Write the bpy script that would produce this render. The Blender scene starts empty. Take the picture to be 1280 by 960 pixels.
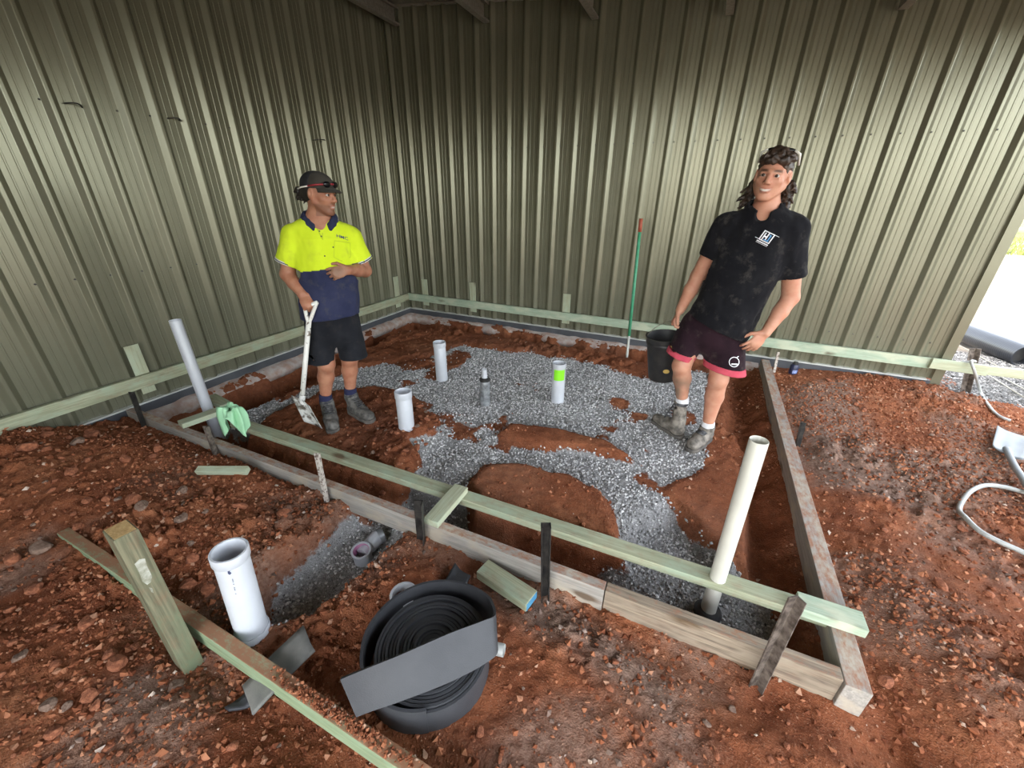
import bpy, bmesh, math, random
import numpy as np
from mathutils import Vector, Matrix
from mathutils.bvhtree import BVHTree

SC = bpy.context.scene
COL = SC.collection
rnd = random.Random(7)
nrs = np.random.RandomState(11)

# ------------------------------------------------------------------ camera, sky, sun, exposure
FPX = 498.66                                   # focal length in pixels of a 1280 wide frame
CAM = np.array([3.7734, -4.6923, 1.4783])      # metres; origin = inner corner of the shed, z=0 = foot of the wall sheets
RGT = np.array([0.910928, 0.412411, 0.011258])
DWN = np.array([0.183898, -0.381461, -0.905908])
FWD = np.array([-0.369312, 0.827288, -0.423325])
cd = bpy.data.cameras.new('camera'); cam = bpy.data.objects.new('camera', cd); COL.objects.link(cam)
cd.sensor_width = 36.0; cd.lens = FPX / 1280 * 36.0; cd.clip_start = 0.02; cd.clip_end = 400
cam.matrix_world = Matrix(((RGT[0], -DWN[0], -FWD[0], CAM[0]), (RGT[1], -DWN[1], -FWD[1], CAM[1]),
                           (RGT[2], -DWN[2], -FWD[2], CAM[2]), (0, 0, 0, 1)))
SC.camera = cam

w = bpy.data.worlds.new('sky'); SC.world = w; w.use_nodes = True
nt = w.node_tree; nt.nodes.clear()
wo = nt.nodes.new('ShaderNodeOutputWorld'); bg = nt.nodes.new('ShaderNodeBackground'); sk = nt.nodes.new('ShaderNodeTexSky')
sk.sky_type = 'NISHITA'; sk.sun_disc = False; sk.sun_elevation = math.radians(58); sk.sun_rotation = math.radians(-139)
sk.air_density = 1.0; sk.dust_density = 2.5; sk.ozone_density = 1.0
hs = nt.nodes.new('ShaderNodeHueSaturation'); hs.inputs['Saturation'].default_value = 0.45      # hazy, whitish summer sky
tn = nt.nodes.new('ShaderNodeMix'); tn.data_type = 'RGBA'; tn.blend_type = 'MULTIPLY'; tn.inputs[0].default_value = 1.0; tn.inputs[7].default_value = (1.0, 0.97, 0.90, 1)
nt.links.new(sk.outputs[0], hs.inputs['Color']); nt.links.new(hs.outputs[0], tn.inputs[6]); nt.links.new(tn.outputs[2], bg.inputs[0]); nt.links.new(bg.outputs[0], wo.inputs[0])
bg.inputs[1].default_value = 0.36
sl = bpy.data.lights.new('sun', 'SUN'); sl.energy = 1.5; sl.angle = math.radians(0.6); sl.color = (1, 0.95, 0.86)
sun = bpy.data.objects.new('sun', sl); COL.objects.link(sun)
sdir = Vector((-0.50, -0.58, 1.05)).normalized()         # high, over the left wall: the work area stays in the shade of the roof
sun.rotation_euler = sdir.to_track_quat('Z', 'Y').to_euler(); sun.location = (-5, -5, 12)
vs = SC.view_settings; vs.view_transform = 'Standard'; vs.look = 'None'; vs.gamma = 1.0; vs.use_curve_mapping = False
vs.exposure = 2.32

# ------------------------------------------------------------------ pixel -> place helpers
def ray(u, v):
    return RGT * ((u - 640) / FPX) + DWN * ((v - 480) / FPX) + FWD
def onZ(u, v, z):
    d = ray(u, v); return CAM + d * ((z - CAM[2]) / d[2])
def onX(u, v, x):
    d = ray(u, v); return CAM + d * ((x - CAM[0]) / d[0])
def onY(u, v, y):
    d = ray(u, v); return CAM + d * ((y - CAM[1]) / d[1])
def onP(P, u, v, dd=0.0):
    """point on the upright plane through P that faces the viewpoint, dd metres nearer"""
    n = np.array([CAM[0] - P[0], CAM[1] - P[1], 0.0]); n /= np.linalg.norm(n)
    d = ray(u, v); return CAM + d * (((np.asarray(P) + n * dd - CAM) @ n) / (d @ n))

# ------------------------------------------------------------------ object helpers
def tag(o, label=None, cat=None, group=None, kind=None):
    if label: o['label'] = label
    if cat: o['category'] = cat
    if group: o['group'] = group
    if kind: o['kind'] = kind
    return o
def empty(name, loc, label=None, cat=None, group=None, kind=None):
    o = bpy.data.objects.new(name, None); COL.objects.link(o); o.location = tuple(float(c) for c in loc); o.empty_display_size = 0.05
    return tag(o, label, cat, group, kind)
def link(name, me, mat=None, parent=None, mw=None):
    o = bpy.data.objects.new(name, me); COL.objects.link(o)
    if mat and not me.materials: me.materials.append(mat)
    if mw is not None: o.matrix_world = mw
    if parent:
        o.parent = parent
        o.matrix_parent_inverse = parent.matrix_basis.inverted()
    return o
def mesh(name, vs_, fs, mat=None, parent=None, smooth=False, mw=None):
    me = bpy.data.meshes.new(name)
    if isinstance(vs_, np.ndarray): vs_ = vs_.tolist()
    if isinstance(fs, np.ndarray): fs = fs.tolist()
    me.from_pydata(vs_, [], fs); me.update()
    if smooth: me.polygons.foreach_set('use_smooth', [True] * len(me.polygons))
    return link(name, me, mat, parent, mw)
def from_bm(name, bm, mat=None, parent=None, smooth=False, mw=None):
    me = bpy.data.meshes.new(name); bm.normal_update(); bm.to_mesh(me); bm.free()
    if smooth: me.polygons.foreach_set('use_smooth', [True] * len(me.polygons))
    return link(name, me, mat, parent, mw)
def frame(A, B, up=(0, 0, 1)):
    """matrix with local X along A->B, local Z near up, origin at A"""
    A = Vector([float(c) for c in A]); B = Vector([float(c) for c in B]); x = (B - A).normalized(); u = Vector(up)
    y = u.cross(x).normalized(); z = x.cross(y)
    return Matrix(((x.x, y.x, z.x, A.x), (x.y, y.y, z.y, A.y), (x.z, y.z, z.z, A.z), (0, 0, 0, 1))), (B - A).length
def board(name, A, B, wy, tz, mat, parent=None, up=(0, 0, 1), bev=0.003, warp=0.0):
    """sawn timber: long axis A->B, wy across, tz along up"""
    M, L = frame(A, B, up); bm = bmesh.new()
    bmesh.ops.create_cube(bm, size=1.0, matrix=Matrix.Translation((L / 2, 0, 0)) @ Matrix.Diagonal((L, wy, tz, 1)))
    n = max(1, int(L / 0.25))
    es = [e for e in bm.edges if abs((e.verts[0].co - e.verts[1].co).x) > L * 0.9]
    bmesh.ops.bevel(bm, geom=list(bm.edges), offset=bev, segments=2, affect='EDGES', profile=0.6)
    return from_bm(name, bm, mat, parent, mw=M)
def lathe(name, prof, mat, A, B, parent=None, seg=32, smooth=True):
    """closed profile [(r, h)...] turned about the axis A->B; h in metres from A"""
    M, L = frame(A, B, (0.3, 0.9, 0.1)); n = len(prof); V = []; F = []
    for r, h in prof:
        for k in range(seg):
            a = 2 * math.pi * k / seg; V.append((h, r * math.cos(a), r * math.sin(a)))
    for i in range(n):
        j = (i + 1) % n
        for k in range(seg):
            m = (k + 1) % seg; F.append((i * seg + k, i * seg + m, j * seg + m, j * seg + k))
    o = mesh(name, V, F, mat, parent, smooth, M)
    if smooth:
        try:
            me = o.data; me.set_sharp_from_angle(angle=math.radians(35))
        except Exception: pass
    return o
def tube(name, pts, r, mat, parent=None, seg=10, closed=False, mw=None):
    pts = [Vector([float(c) for c in q]) for q in pts]; n = len(pts); V = []; F = []; prev = None
    rs = r if isinstance(r, (list, tuple)) else [r] * n
    for i, q in enumerate(pts):
        a = pts[(i - 1) % n] if (closed or i > 0) else q; b = pts[(i + 1) % n] if (closed or i < n - 1) else q
        t = (b - a).normalized()
        if prev is None:
            u = Vector((0, 0, 1)) if abs(t.z) < 0.9 else Vector((1, 0, 0)); s = t.cross(u).normalized()
        else: s = (prev - t * prev.dot(t)).normalized()
        prev = s; c = t.cross(s)
        for k in range(seg):
            an = 2 * math.pi * k / seg; V.append(tuple(q + (s * math.cos(an) + c * math.sin(an)) * rs[i]))
    m = n if closed else n - 1
    for i in range(m):
        j = (i + 1) % n
        for k in range(seg):
            l = (k + 1) % seg; F.append((i * seg + k, i * seg + l, j * seg + l, j * seg + k))
    if not closed: F.append(tuple(range(seg))[::-1]); F.append(tuple((n - 1) * seg + k for k in range(seg)))
    return mesh(name, V, F, mat, parent, True, mw)
def spline(P, n=8):
    P = [np.asarray(q, float) for q in P]; out = []
    for i in range(len(P) - 1):
        a = P[max(i - 1, 0)]; b = P[i]; c = P[i + 1]; d = P[min(i + 2, len(P) - 1)]
        for k in range(n):
            t = k / n; out.append(0.5 * ((2 * b) + (c - a) * t + (2 * a - 5 * b + 4 * c - d) * t * t + (3 * b - a - 3 * c + d) * t ** 3))
    out.append(P[-1]); return out

# ------------------------------------------------------------------ numpy noise
_L = nrs.rand(64, 64, 64).astype(np.float32)
def vnoise(x, y, z=0.0):
    x = np.asarray(x, np.float32); y = np.asarray(y, np.float32); z = np.asarray(z, np.float32) + np.zeros_like(x)
    xi = np.floor(x).astype(int); yi = np.floor(y).astype(int); zi = np.floor(z).astype(int)
    fx = x - xi; fy = y - yi; fz = z - zi
    fx = fx * fx * (3 - 2 * fx); fy = fy * fy * (3 - 2 * fy); fz = fz * fz * (3 - 2 * fz)
    def g(a, b, c): return _L[(xi + a) & 63, (yi + b) & 63, (zi + c) & 63]
    c00 = g(0, 0, 0) * (1 - fx) + g(1, 0, 0) * fx; c10 = g(0, 1, 0) * (1 - fx) + g(1, 1, 0) * fx
    c01 = g(0, 0, 1) * (1 - fx) + g(1, 0, 1) * fx; c11 = g(0, 1, 1) * (1 - fx) + g(1, 1, 1) * fx
    return ((c00 * (1 - fy) + c10 * fy) * (1 - fz) + (c01 * (1 - fy) + c11 * fy) * fz) * 2 - 1
def fbm(x, y, z=0.0, o=4):
    s = 0; a = 1.0; f = 1.0
    for i in range(o): s = s + a * vnoise(x * f + i * 7.3, y * f + i * 3.1, np.asarray(z) * f + i * 5.7); a *= 0.5; f *= 2.03
    return s
def worley(x, y, seed=0):
    """distance to the nearest and second nearest jittered lattice point, and a random value of the cell"""
    r = np.random.RandomState(seed); jx = r.rand(64, 64); jy = r.rand(64, 64); jv = r.rand(64, 64)
    xi = np.floor(x).astype(int); yi = np.floor(y).astype(int)
    d1 = np.full(x.shape, 9.0); d2 = np.full(x.shape, 9.0); v1 = np.zeros(x.shape)
    for a in (-1, 0, 1):
        for b in (-1, 0, 1):
            i = xi + a; j = yi + b; m = (i & 63, j & 63)
            d = np.hypot(i + jx[m] - x, j + jy[m] - y); near = d < d1
            d2 = np.where(near, d1, np.minimum(d2, d)); v1 = np.where(near, jv[m], v1); d1 = np.where(near, d, d1)
    return d1, d2, v1

# ------------------------------------------------------------------ materials
def s2l(c): return tuple(((x / 255) / 12.92 if x / 255 <= 0.04045 else ((x / 255 + 0.055) / 1.055) ** 2.4) for x in c)
class Mat:
    def __init__(s, name):
        s.m = bpy.data.materials.new(name); s.m.use_nodes = True; s.t = s.m.node_tree; s.b = s.t.nodes['Principled BSDF']
        s.co = None
    def n(s, kind, **kw):
        x = s.t.nodes.new('ShaderNode' + kind)
        for k, v in kw.items():
            if k in x.inputs: x.inputs[k].default_value = v
            else: setattr(x, k, v)
        return x
    def l(s, a, b): s.t.links.new(a, b)
    def coord(s, scale=(1, 1, 1)):
        if s.co is None: s.co = s.n('TexCoord')
        mp = s.n('Mapping'); mp.inputs['Scale'].default_value = scale; s.l(s.co.outputs['Object'], mp.inputs['Vector']); return mp.outputs[0]
    def noise(s, vec, scale, detail=4, rough=0.55, dist=0.0):
        x = s.n('TexNoise', Scale=scale, Detail=detail, Roughness=rough, Distortion=dist); s.l(vec, x.inputs['Vector']); return x.outputs['Fac']
    def ramp(s, fac, stops):
        x = s.n('ValToRGB'); e = x.color_ramp.elements
        while len(e) < len(stops): e.new(0.5)
        for k, (p, c) in enumerate(stops): e[k].position = p; e[k].color = (*c, 1) if len(c) == 3 else c
        s.l(fac, x.inputs[0]); return x.outputs[0]
    def mix(s, fac, a, b, mode='MIX'):
        x = s.n('Mix', data_type='RGBA', blend_type=mode)
        for sock, val in ((x.inputs['Factor'], fac), (x.inputs[6], a), (x.inputs[7], b)):
            if isinstance(val, bpy.types.NodeSocket): s.l(val, sock)
            elif isinstance(val, (int, float)): sock.default_value = val
            else: sock.default_value = (*val, 1)
        return x.outputs[2]
    def attr(s, name, out='Fac'):
        x = s.n('Attribute'); x.attribute_name = name; return x.outputs[out]
    def mul(s, a, k):
        x = s.n('Math', operation='MULTIPLY'); s.l(a, x.inputs[0]); x.inputs[1].default_value = k; return x.outputs[0]
    def bump(s, h, strength=0.3, dist=0.01):
        x = s.n('Bump', Strength=strength, Distance=dist); s.l(h, x.inputs['Height']); s.l(x.outputs[0], s.b.inputs['Normal'])
    def set(s, **kw):
        for k, v in kw.items():
            if isinstance(v, bpy.types.NodeSocket): s.l(v, s.b.inputs[k])
            elif isinstance(v, tuple): s.b.inputs[k].default_value = (*v, 1) if len(v) == 3 and len(s.b.inputs[k].default_value) == 4 else v
            else: s.b.inputs[k].default_value = v
        return s
def simple(name, c1, c2=None, rough=0.5, scale=12.0, bump=0.0, bscale=120, lo=0.35, hi=0.65, detail=4, metal=0.0, **kw):
    M = Mat(name); v = M.coord(); c2 = c2 or c1
    M.set(**{'Base Color': M.ramp(M.noise(v, scale, detail), [(lo, c1), (hi, c2)]), 'Roughness': rough, 'Metallic': metal}, **kw)
    if bump: M.bump(M.noise(v, bscale, 3), bump, 0.004)
    return M.m
def wood(name, light, dark, knot=(0.10, 0.06, 0.03), stain=None, seed=0.0, rough=0.75, dirt=0.25, top=None, topc=(0.30, 0.135, 0.075)):
    M = Mat(name); oi = M.n('ObjectInfo')
    tc = M.n('TexCoord'); add = M.n('VectorMath', operation='ADD'); mul = M.n('VectorMath', operation='SCALE')
    cmb = M.n('CombineXYZ'); M.l(oi.outputs['Random'], cmb.inputs[0]); M.l(oi.outputs['Random'], cmb.inputs[1]); M.l(oi.outputs['Random'], cmb.inputs[2])
    M.l(cmb.outputs[0], mul.inputs[0]); mul.inputs['Scale'].default_value = 9.0
    M.l(tc.outputs['Object'], add.inputs[0]); M.l(mul.outputs[0], add.inputs[1])
    def mp(sc):
        x = M.n('Mapping'); x.inputs['Scale'].default_value = sc; M.l(add.outputs[0], x.inputs[0]); return x.outputs[0]
    g1 = M.noise(mp((1.2, 26, 26)), 2.4, 6, 0.6, 0.6); g2 = M.noise(mp((3, 90, 90)), 2.0, 3)
    col = M.mix(M.ramp(g1, [(0.34, (0, 0, 0)), (0.66, (1, 1, 1))]), dark, light)
    col = M.mix(M.ramp(g2, [(0.35, (0.35,) * 3), (0.6, (0,) * 3)]), col, tuple(c * 0.55 for c in dark))
    vo = M.n('TexVoronoi', Scale=1.0, Randomness=1.0); M.l(mp((2.4, 7, 7)), vo.inputs['Vector'])
    col = M.mix(M.ramp(vo.outputs['Distance'], [(0.10, (0.85,) * 3), (0.21, (0,) * 3)]), col, knot)
    pt = M.noise(mp((2.2, 5, 5)), 2.6, 3)
    if stain: col = M.mix(M.ramp(pt, [(0.48, (0, 0, 0)), (0.66, (1, 1, 1))]), col, stain)
    if dirt:
        dn = M.noise(mp((4, 7, 7)), 3.3, 5, 0.65)
        col = M.mix(M.ramp(dn, [(0.50, (0,) * 3), (0.72, (dirt,) * 3)]), col, (0.26, 0.10, 0.055))
    if top:                                   # soil trodden onto the upper face
        ge = M.n('NewGeometry'); sx = M.n('SeparateXYZ'); M.l(ge.outputs['True Normal'], sx.inputs[0])
        tm = M.n('Math', operation='MULTIPLY'); M.l(M.ramp(sx.outputs['Z'], [(0.80, (0,) * 3), (0.92, (1,) * 3)]), tm.inputs[0])
        M.l(M.ramp(M.noise(mp((5, 9, 9)), 4.0, 5, 0.7), [(0.60 - top * 0.4, (0,) * 3), (0.80 - top * 0.35, (0.9,) * 3)]), tm.inputs[1]); col = M.mix(tm.outputs[0], col, topc)
    M.set(**{'Base Color': col, 'Roughness': rough, 'Specular IOR Level': 0.25}); M.bump(g1, 0.25, 0.004)
    return M.m

MT = {}
MT['pine'] = wood('treated_pine', (0.42, 0.43, 0.30), (0.29, 0.31, 0.20), stain=(0.33, 0.39, 0.28), dirt=0.3)
MT['pine_pale'] = wood('pale_pine', (0.46, 0.48, 0.34), (0.36, 0.38, 0.26), stain=(0.40, 0.46, 0.34), dirt=0.12)
MT['pine_mint'] = wood('mint_pine', (0.42, 0.50, 0.38), (0.32, 0.41, 0.30), stain=(0.47, 0.51, 0.38), dirt=0.12)
MT['pine_warm'] = wood('weathered_pine', (0.22, 0.205, 0.13), (0.10, 0.10, 0.062), stain=(0.14, 0.165, 0.10), dirt=0.3)
MT['pine_rail'] = wood('soiled_pine', (0.30, 0.36, 0.22), (0.20, 0.27, 0.16), stain=(0.26, 0.34, 0.22), dirt=0.15, top=0.8)
MT['end_grain'] = wood('cut_end_grain', (0.66, 0.46, 0.22), (0.40, 0.25, 0.10), dirt=0.0)
MT['grey_board'] = wood('grey_board', (0.40, 0.37, 0.33), (0.27, 0.255, 0.23), stain=(0.40, 0.35, 0.28), dirt=0.15, top=0.45)
MT['old_oak'] = wood('weathered_grain_board', (0.36, 0.29, 0.21), (0.14, 0.11, 0.085), stain=(0.29, 0.24, 0.18), dirt=0.15, top=0.25)
MT['pvc'] = simple('white_pvc', (0.54, 0.56, 0.60), (0.50, 0.52, 0.56), 0.28, 6, **{'Subsurface Weight': 0.6, 'Subsurface Radius': (1.0, 1.0, 1.0), 'Subsurface Scale': 0.012})
MT['pvc_in'] = simple('white_pvc_inside', (0.66, 0.68, 0.72), None, 0.4)
MT['pvc_cream'] = simple('cream_pvc', (0.58, 0.57, 0.50), (0.52, 0.51, 0.45), 0.3, 6)
MT['grey_pvc'] = simple('grey_conduit', (0.30, 0.31, 0.30), (0.37, 0.38, 0.36), 0.4, 9)
MT['foil'] = simple('silver_tape', (0.42, 0.44, 0.46), (0.20, 0.21, 0.22), 0.35, 30, 0.4, 60, metal=0.5)
MT['pink'] = simple('pink_primer', (0.42, 0.12, 0.28), (0.52, 0.26, 0.38), 0.4, 20)
MT['foam'] = simple('charcoal_foam', (0.048, 0.050, 0.056), (0.038, 0.040, 0.046), 0.55, 9, 0.25, 260)
MT['foam_grey'] = simple('dusty_foam', (0.20, 0.195, 0.175), (0.13, 0.13, 0.12), 0.8, 14, 0.2, 200)
MT['black'] = simple('black_plastic', (0.014, 0.014, 0.016), (0.03, 0.028, 0.026), 0.5, 18)
MT['steel_dark'] = simple('dark_steel', (0.012, 0.012, 0.012), (0.05, 0.045, 0.04), 0.5, 25, 0.3, 90, metal=0.3)
MT['steel_rust'] = simple('rusty_steel', (0.045, 0.032, 0.024), (0.19, 0.155, 0.13), 0.7, 35, 0.4, 90, metal=0.2)
MT['steel_white'] = simple('worn_white_steel', (0.50, 0.45, 0.40), (0.10, 0.06, 0.045), 0.6, 60, 0.2, 90, lo=0.5, hi=0.62)
MT['galv'] = simple('galvanised_steel', (0.30, 0.285, 0.24), (0.22, 0.205, 0.17), 0.45, 40, 0.1, 60, metal=0.35)
MT['dark_strip'] = simple('bitumen_strip', (0.045, 0.048, 0.056), (0.075, 0.08, 0.09), 0.55, 5, 0.2, 60)
MT['concrete'] = simple('dusty_concrete', (0.36, 0.24, 0.19), (0.47, 0.42, 0.39), 0.9, 14, 0.5, 60)
# coated steel sheet
def steel_sheet():
    M = Mat('coated_steel'); v = M.coord()
    c = M.ramp(M.noise(v, 1.6, 4), [(0.35, (0.192, 0.190, 0.132)), (0.65, (0.218, 0.215, 0.152))])
    dn = M.noise(M.coord((9, 9, 1.5)), 6, 4)
    M.set(**{'Base Color': c, 'Roughness': 0.27, 'Metallic': 0.45, 'Specular IOR Level': 0.7})
    return M.m
MT['sheet'] = steel_sheet()

# ================================================================== THE SHED
PITCH, X0 = 0.19, 0.0743
def roof_z(x): return 3.365 - 0.094 * x
def sheet_profile(a0, a1, first):
    """interior side of five-rib cladding between a0 and a1: (position along the wall, depth towards the room)"""
    out = [(a0, 0.0)]; k = math.floor((a0 - first) / PITCH) - 1
    pts = []
    while first + k * PITCH < a1 + 0.1:
        c = first + k * PITCH
        pts += [(c - 0.040, 0), (c - 0.037, 0.002), (c - 0.011, 0.0275), (c - 0.007, 0.030), (c + 0.007, 0.030), (c + 0.011, 0.0275), (c + 0.037, 0.002), (c + 0.040, 0)]
        for m in (0.072, 0.118):
            pts += [(c + m - 0.006, 0), (c + m - 0.003, 0.0032), (c + m + 0.003, 0.0032), (c + m + 0.006, 0)]
        k += 1
    out += [q for q in pts if a0 + 0.001 < q[0] < a1 - 0.001]; out.append((a1, 0.0)); return out
def cladding(parent, name, prof, to_world, ztop):
    V = []; F = []; n = len(prof)
    for a, d in prof:
        x, y = to_world(a, d); zt = ztop(a); V += [(x, y, 0.0), (x, y, zt)]
    for i in range(n - 1): F.append((2 * i, 2 * i + 2, 2 * i + 3, 2 * i + 1))
    o = mesh(name, V, F, MT['sheet'], parent)
    sm = o.modifiers.new('thickness', 'SOLIDIFY'); sm.thickness = 0.0015; sm.offset = 0
    return o
wall_back = empty('wall_back', (3.0, 0, 0), 'olive green ribbed steel back wall', kind='structure')
edges = [0.03] + [X0 - 0.05 + 0.76 * k for k in range(1, 8)] + [5.994]
for a, b in zip(edges[:-1], edges[1:]):
    cladding(wall_back, 'cladding_sheet', sheet_profile(a, b + 0.0, X0), lambda s, d: (s, -d), lambda s: roof_z(s) + 0.02)
YB = -6.9
wall_left = empty('wall_left', (0, -3.4, 0), 'olive green ribbed steel side wall with a bright sheen', kind='structure')
edges = [0.03] + [0.10 + 0.76 * k for k in range(1, 10)]
for a, b in zip(edges[:-1], edges[1:]):
    cladding(wall_left, 'cladding_sheet', sheet_profile(a, b, 0.15), lambda s, d: (d, -s), lambda s: roof_z(0) + 0.02)
light_block_wall = empty('light_block_wall', (1.7, -6.9, 0), 'unseen ribbed steel wall added to block light from the front left', kind='structure')  # out of view; added to keep front-left light off the wall ribs
for k in range(3): cladding(light_block_wall, 'cladding_sheet', sheet_profile(0.03 + 0.76 * k, 0.79 + 0.76 * k, X0), lambda s, d: (s, YB + d), lambda s: roof_z(s) + 0.02)
# screw heads: a few pixels in all, one part for each wall
def screws(parent, spots, nrm):
    bm = bmesh.new(); q = Vector(nrm).to_track_quat('Z', 'Y').to_matrix().to_4x4()
    for p in spots:
        bmesh.ops.create_cone(bm, cap_ends=True, segments=6, radius1=0.0065, radius2=0.005, depth=0.006, matrix=Matrix.Translation(p) @ q)
    o = from_bm('screws', bm, MT['steel_dark'], parent); o['kind'] = 'stuff'
screws(wall_back, [(X0 + k * PITCH + 0.045, -0.004, z) for k in range(31) for z in (0.33, 1.98)], (0, -1, 0))
screws(wall_left, [(0.004, -(0.15 + k * PITCH + 0.045), z) for k in range(36) for z in (0.95, 1.98)], (1, 0, 0))
# corner, end and foot flashings
def lathe_flash(name, pts, z0, z1, mat, label):
    V = []; F = []; n = len(pts)
    for x, y in pts: V += [(x, y, z0), (x, y, z1)]
    for i in range(n): j = (i + 1) % n; F.append((2 * i, 2 * j, 2 * j + 1, 2 * i + 1))
    F += [tuple(2 * i for i in range(n))[::-1], tuple(2 * i + 1 for i in range(n))]
    return tag(mesh(name, V, F, mat), label, kind='structure')
lathe_flash('trim_1', [(0.0, -0.034), (0.012, -0.034), (0.012, -0.012), (0.034, -0.012), (0.034, 0.0), (0.0, 0.0)], 0.0, 3.36, MT['sheet'], 'folded steel flashing in the corner of the two walls')
lathe_flash('trim_2', [(5.93, -0.034), (6.0, -0.034), (6.0, 0.05), (5.995, 0.05), (5.995, -0.030), (5.93, -0.030)], -0.14, 2.80, MT['sheet'], 'flat steel flashing closing the open end of the back wall')
def foot(name, A, B, nrm, z0, z1, t, mat, label):
    A = Vector(A); B = Vector(B); n = Vector(nrm) * t
    V = [(*p, z) for z in (z0, z1) for p in ((A.x, A.y), (B.x, B.y), (B.x + n.x, B.y + n.y), (A.x + n.x, A.y + n.y))]
    F = [(0, 1, 2, 3), (7, 6, 5, 4), (0, 4, 5, 1), (1, 5, 6, 2), (2, 6, 7, 3), (3, 7, 4, 0)]
    return tag(mesh(name, V, F, mat), label, kind='structure')
MT['white_edge'] = simple('pale_steel_edge', (0.48, 0.49, 0.46), None, 0.5)
foot('trim_3', (0.0, 0.0), (5.9, 0.0), (0, -1), -0.012, 0.0, 0.040, MT['white_edge'], 'pale folded edge along the foot of the back wall')
foot('trim_4', (0.0, -0.04), (0.0, -6.9), (1, 0), -0.012, 0.0, 0.040, MT['white_edge'], 'pale folded edge along the foot of the side wall')
foot('trim_5', (0.035, 0.0), (5.93, 0.0), (0, -1), -0.135, -0.012, 0.035, MT['dark_strip'], 'dark bitumen strip under the back wall')
foot('trim_6', (0.0, -0.035), (0.0, -6.9), (1, 0), -0.205, -0.012, 0.035, MT['dark_strip'], 'dark bitumen strip under the side wall')
def lip(name, along, a0, a1, label):
    n = 120; V = []; F = []
    for i in range(n + 1):
        s = a0 + (a1 - a0) * i / n; k = 0.03 * float(vnoise(np.array([s * 5.0]), np.array([3.0]))[0]); e = 0.02 * float(vnoise(np.array([s * 11.0]), np.array([8.0]))[0])
        row = [(0.0, -0.075), (0.04, -0.08 + e * 0.5), (0.10 + k, -0.105 + e), (0.125 + k, -0.14), (0.11 + k, -0.20), (0.0, -0.22)]
        V += [((s, -d, z) if along == 'x' else (d, -s, z)) for d, z in row]
    for i in range(n):
        for j in range(5):
            q = (i * 6 + j, i * 6 + j + 1, i * 6 + j + 7, i * 6 + j + 6); F.append(q if along == 'x' else q[::-1])
    return tag(mesh(name, V, F, MT['concrete'], smooth=True), label, kind='structure')
lip('trim_7', 'x', 0.03, 4.55, 'rough concrete footing lip under the back wall')
lip('trim_8', 'y', 0.03, 3.42, 'rough concrete footing lip under the side wall')
# roof: ribbed sheets falling to the right, steel purlins under them
ceiling = empty('ceiling', (3.0, -3.5, 3.2), 'galvanised ribbed skillion roof seen from below', kind='structure')
YB = -6.9
def roof_sheet(y0, y1):
    prof = []; y = y1; n = int(round((y0 - y1) / 0.19))
    for k in range(n):
        c = y1 + 0.19 * (k + 0.5)
        prof += [(c - 0.095, 0), (c - 0.03, 0), (c - 0.014, 0.028), (c + 0.014, 0.028), (c + 0.03, 0)]
    prof.append((y0, 0)); V = []; F = []
    for yy, d in prof:
        for x in (-0.05, 6.35): V.append((x, yy, roof_z(x) + d + 0.02))
    for i in range(len(prof) - 1): F.append((2 * i, 2 * i + 2, 2 * i + 3, 2 * i + 1))
    o = mesh('roof_sheet', V, F, MT['galv'], ceiling); sm = o.modifiers.new('thickness', 'SOLIDIFY'); sm.thickness = 0.0015
y = 0.05
while y > YB: roof_sheet(y, y - 0.76); y -= 0.76
for px in (0.22, 1.33, 2.46, 3.60, 4.77, 5.85):
    zt = roof_z(px); hgt = 0.155; wd = 0.062
    sec = [(0, 0), (wd, 0), (wd, -0.018), (wd - 0.003, -0.018), (wd - 0.003, -0.003), (0.003, -0.003), (0.003, -hgt + 0.003), (wd - 0.003, -hgt + 0.003), (wd - 0.003, -hgt + 0.018), (wd, -hgt + 0.018), (wd, -hgt), (0, -hgt)]
    V = [(px + a, yy, zt + b) for yy in (-0.035, YB) for a, b in sec]; n = len(sec)
    F = [(i, (i + 1) % n, n + (i + 1) % n, n + i) for i in range(n)]
    mesh('purlin', V, F, MT['galv'], ceiling)

# ================================================================== GROUND
def pz(pts, z): return np.array([onZ(u, v, z)[:2] for u, v in pts])
def sdpoly(X, Y, P):
    d = np.full(X.shape, 1e9); ins = np.zeros(X.shape, bool); n = len(P)
    for i in range(n):
        ax, ay = P[i]; bx, by = P[(i + 1) % n]; ex, ey = bx - ax, by - ay
        t = np.clip(((X - ax) * ex + (Y - ay) * ey) / (ex * ex + ey * ey + 1e-12), 0, 1)
        d = np.minimum(d, np.hypot(X - ax - t * ex, Y - ay - t * ey))
        c = ((ay > Y) != (by > Y)) & (X < (bx - ax) * (Y - ay) / (by - ay + 1e-12) + ax); ins ^= c
    return np.where(ins, -d, d)
def sst(a, b, x): t = np.clip((x - a) / (b - a), 0, 1); return t * t * (3 - 2 * t)
def rect(x0, y0, x1, y1): return np.array([(x0, y0), (x1, y0), (x1, y1), (x0, y1)])

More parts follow.
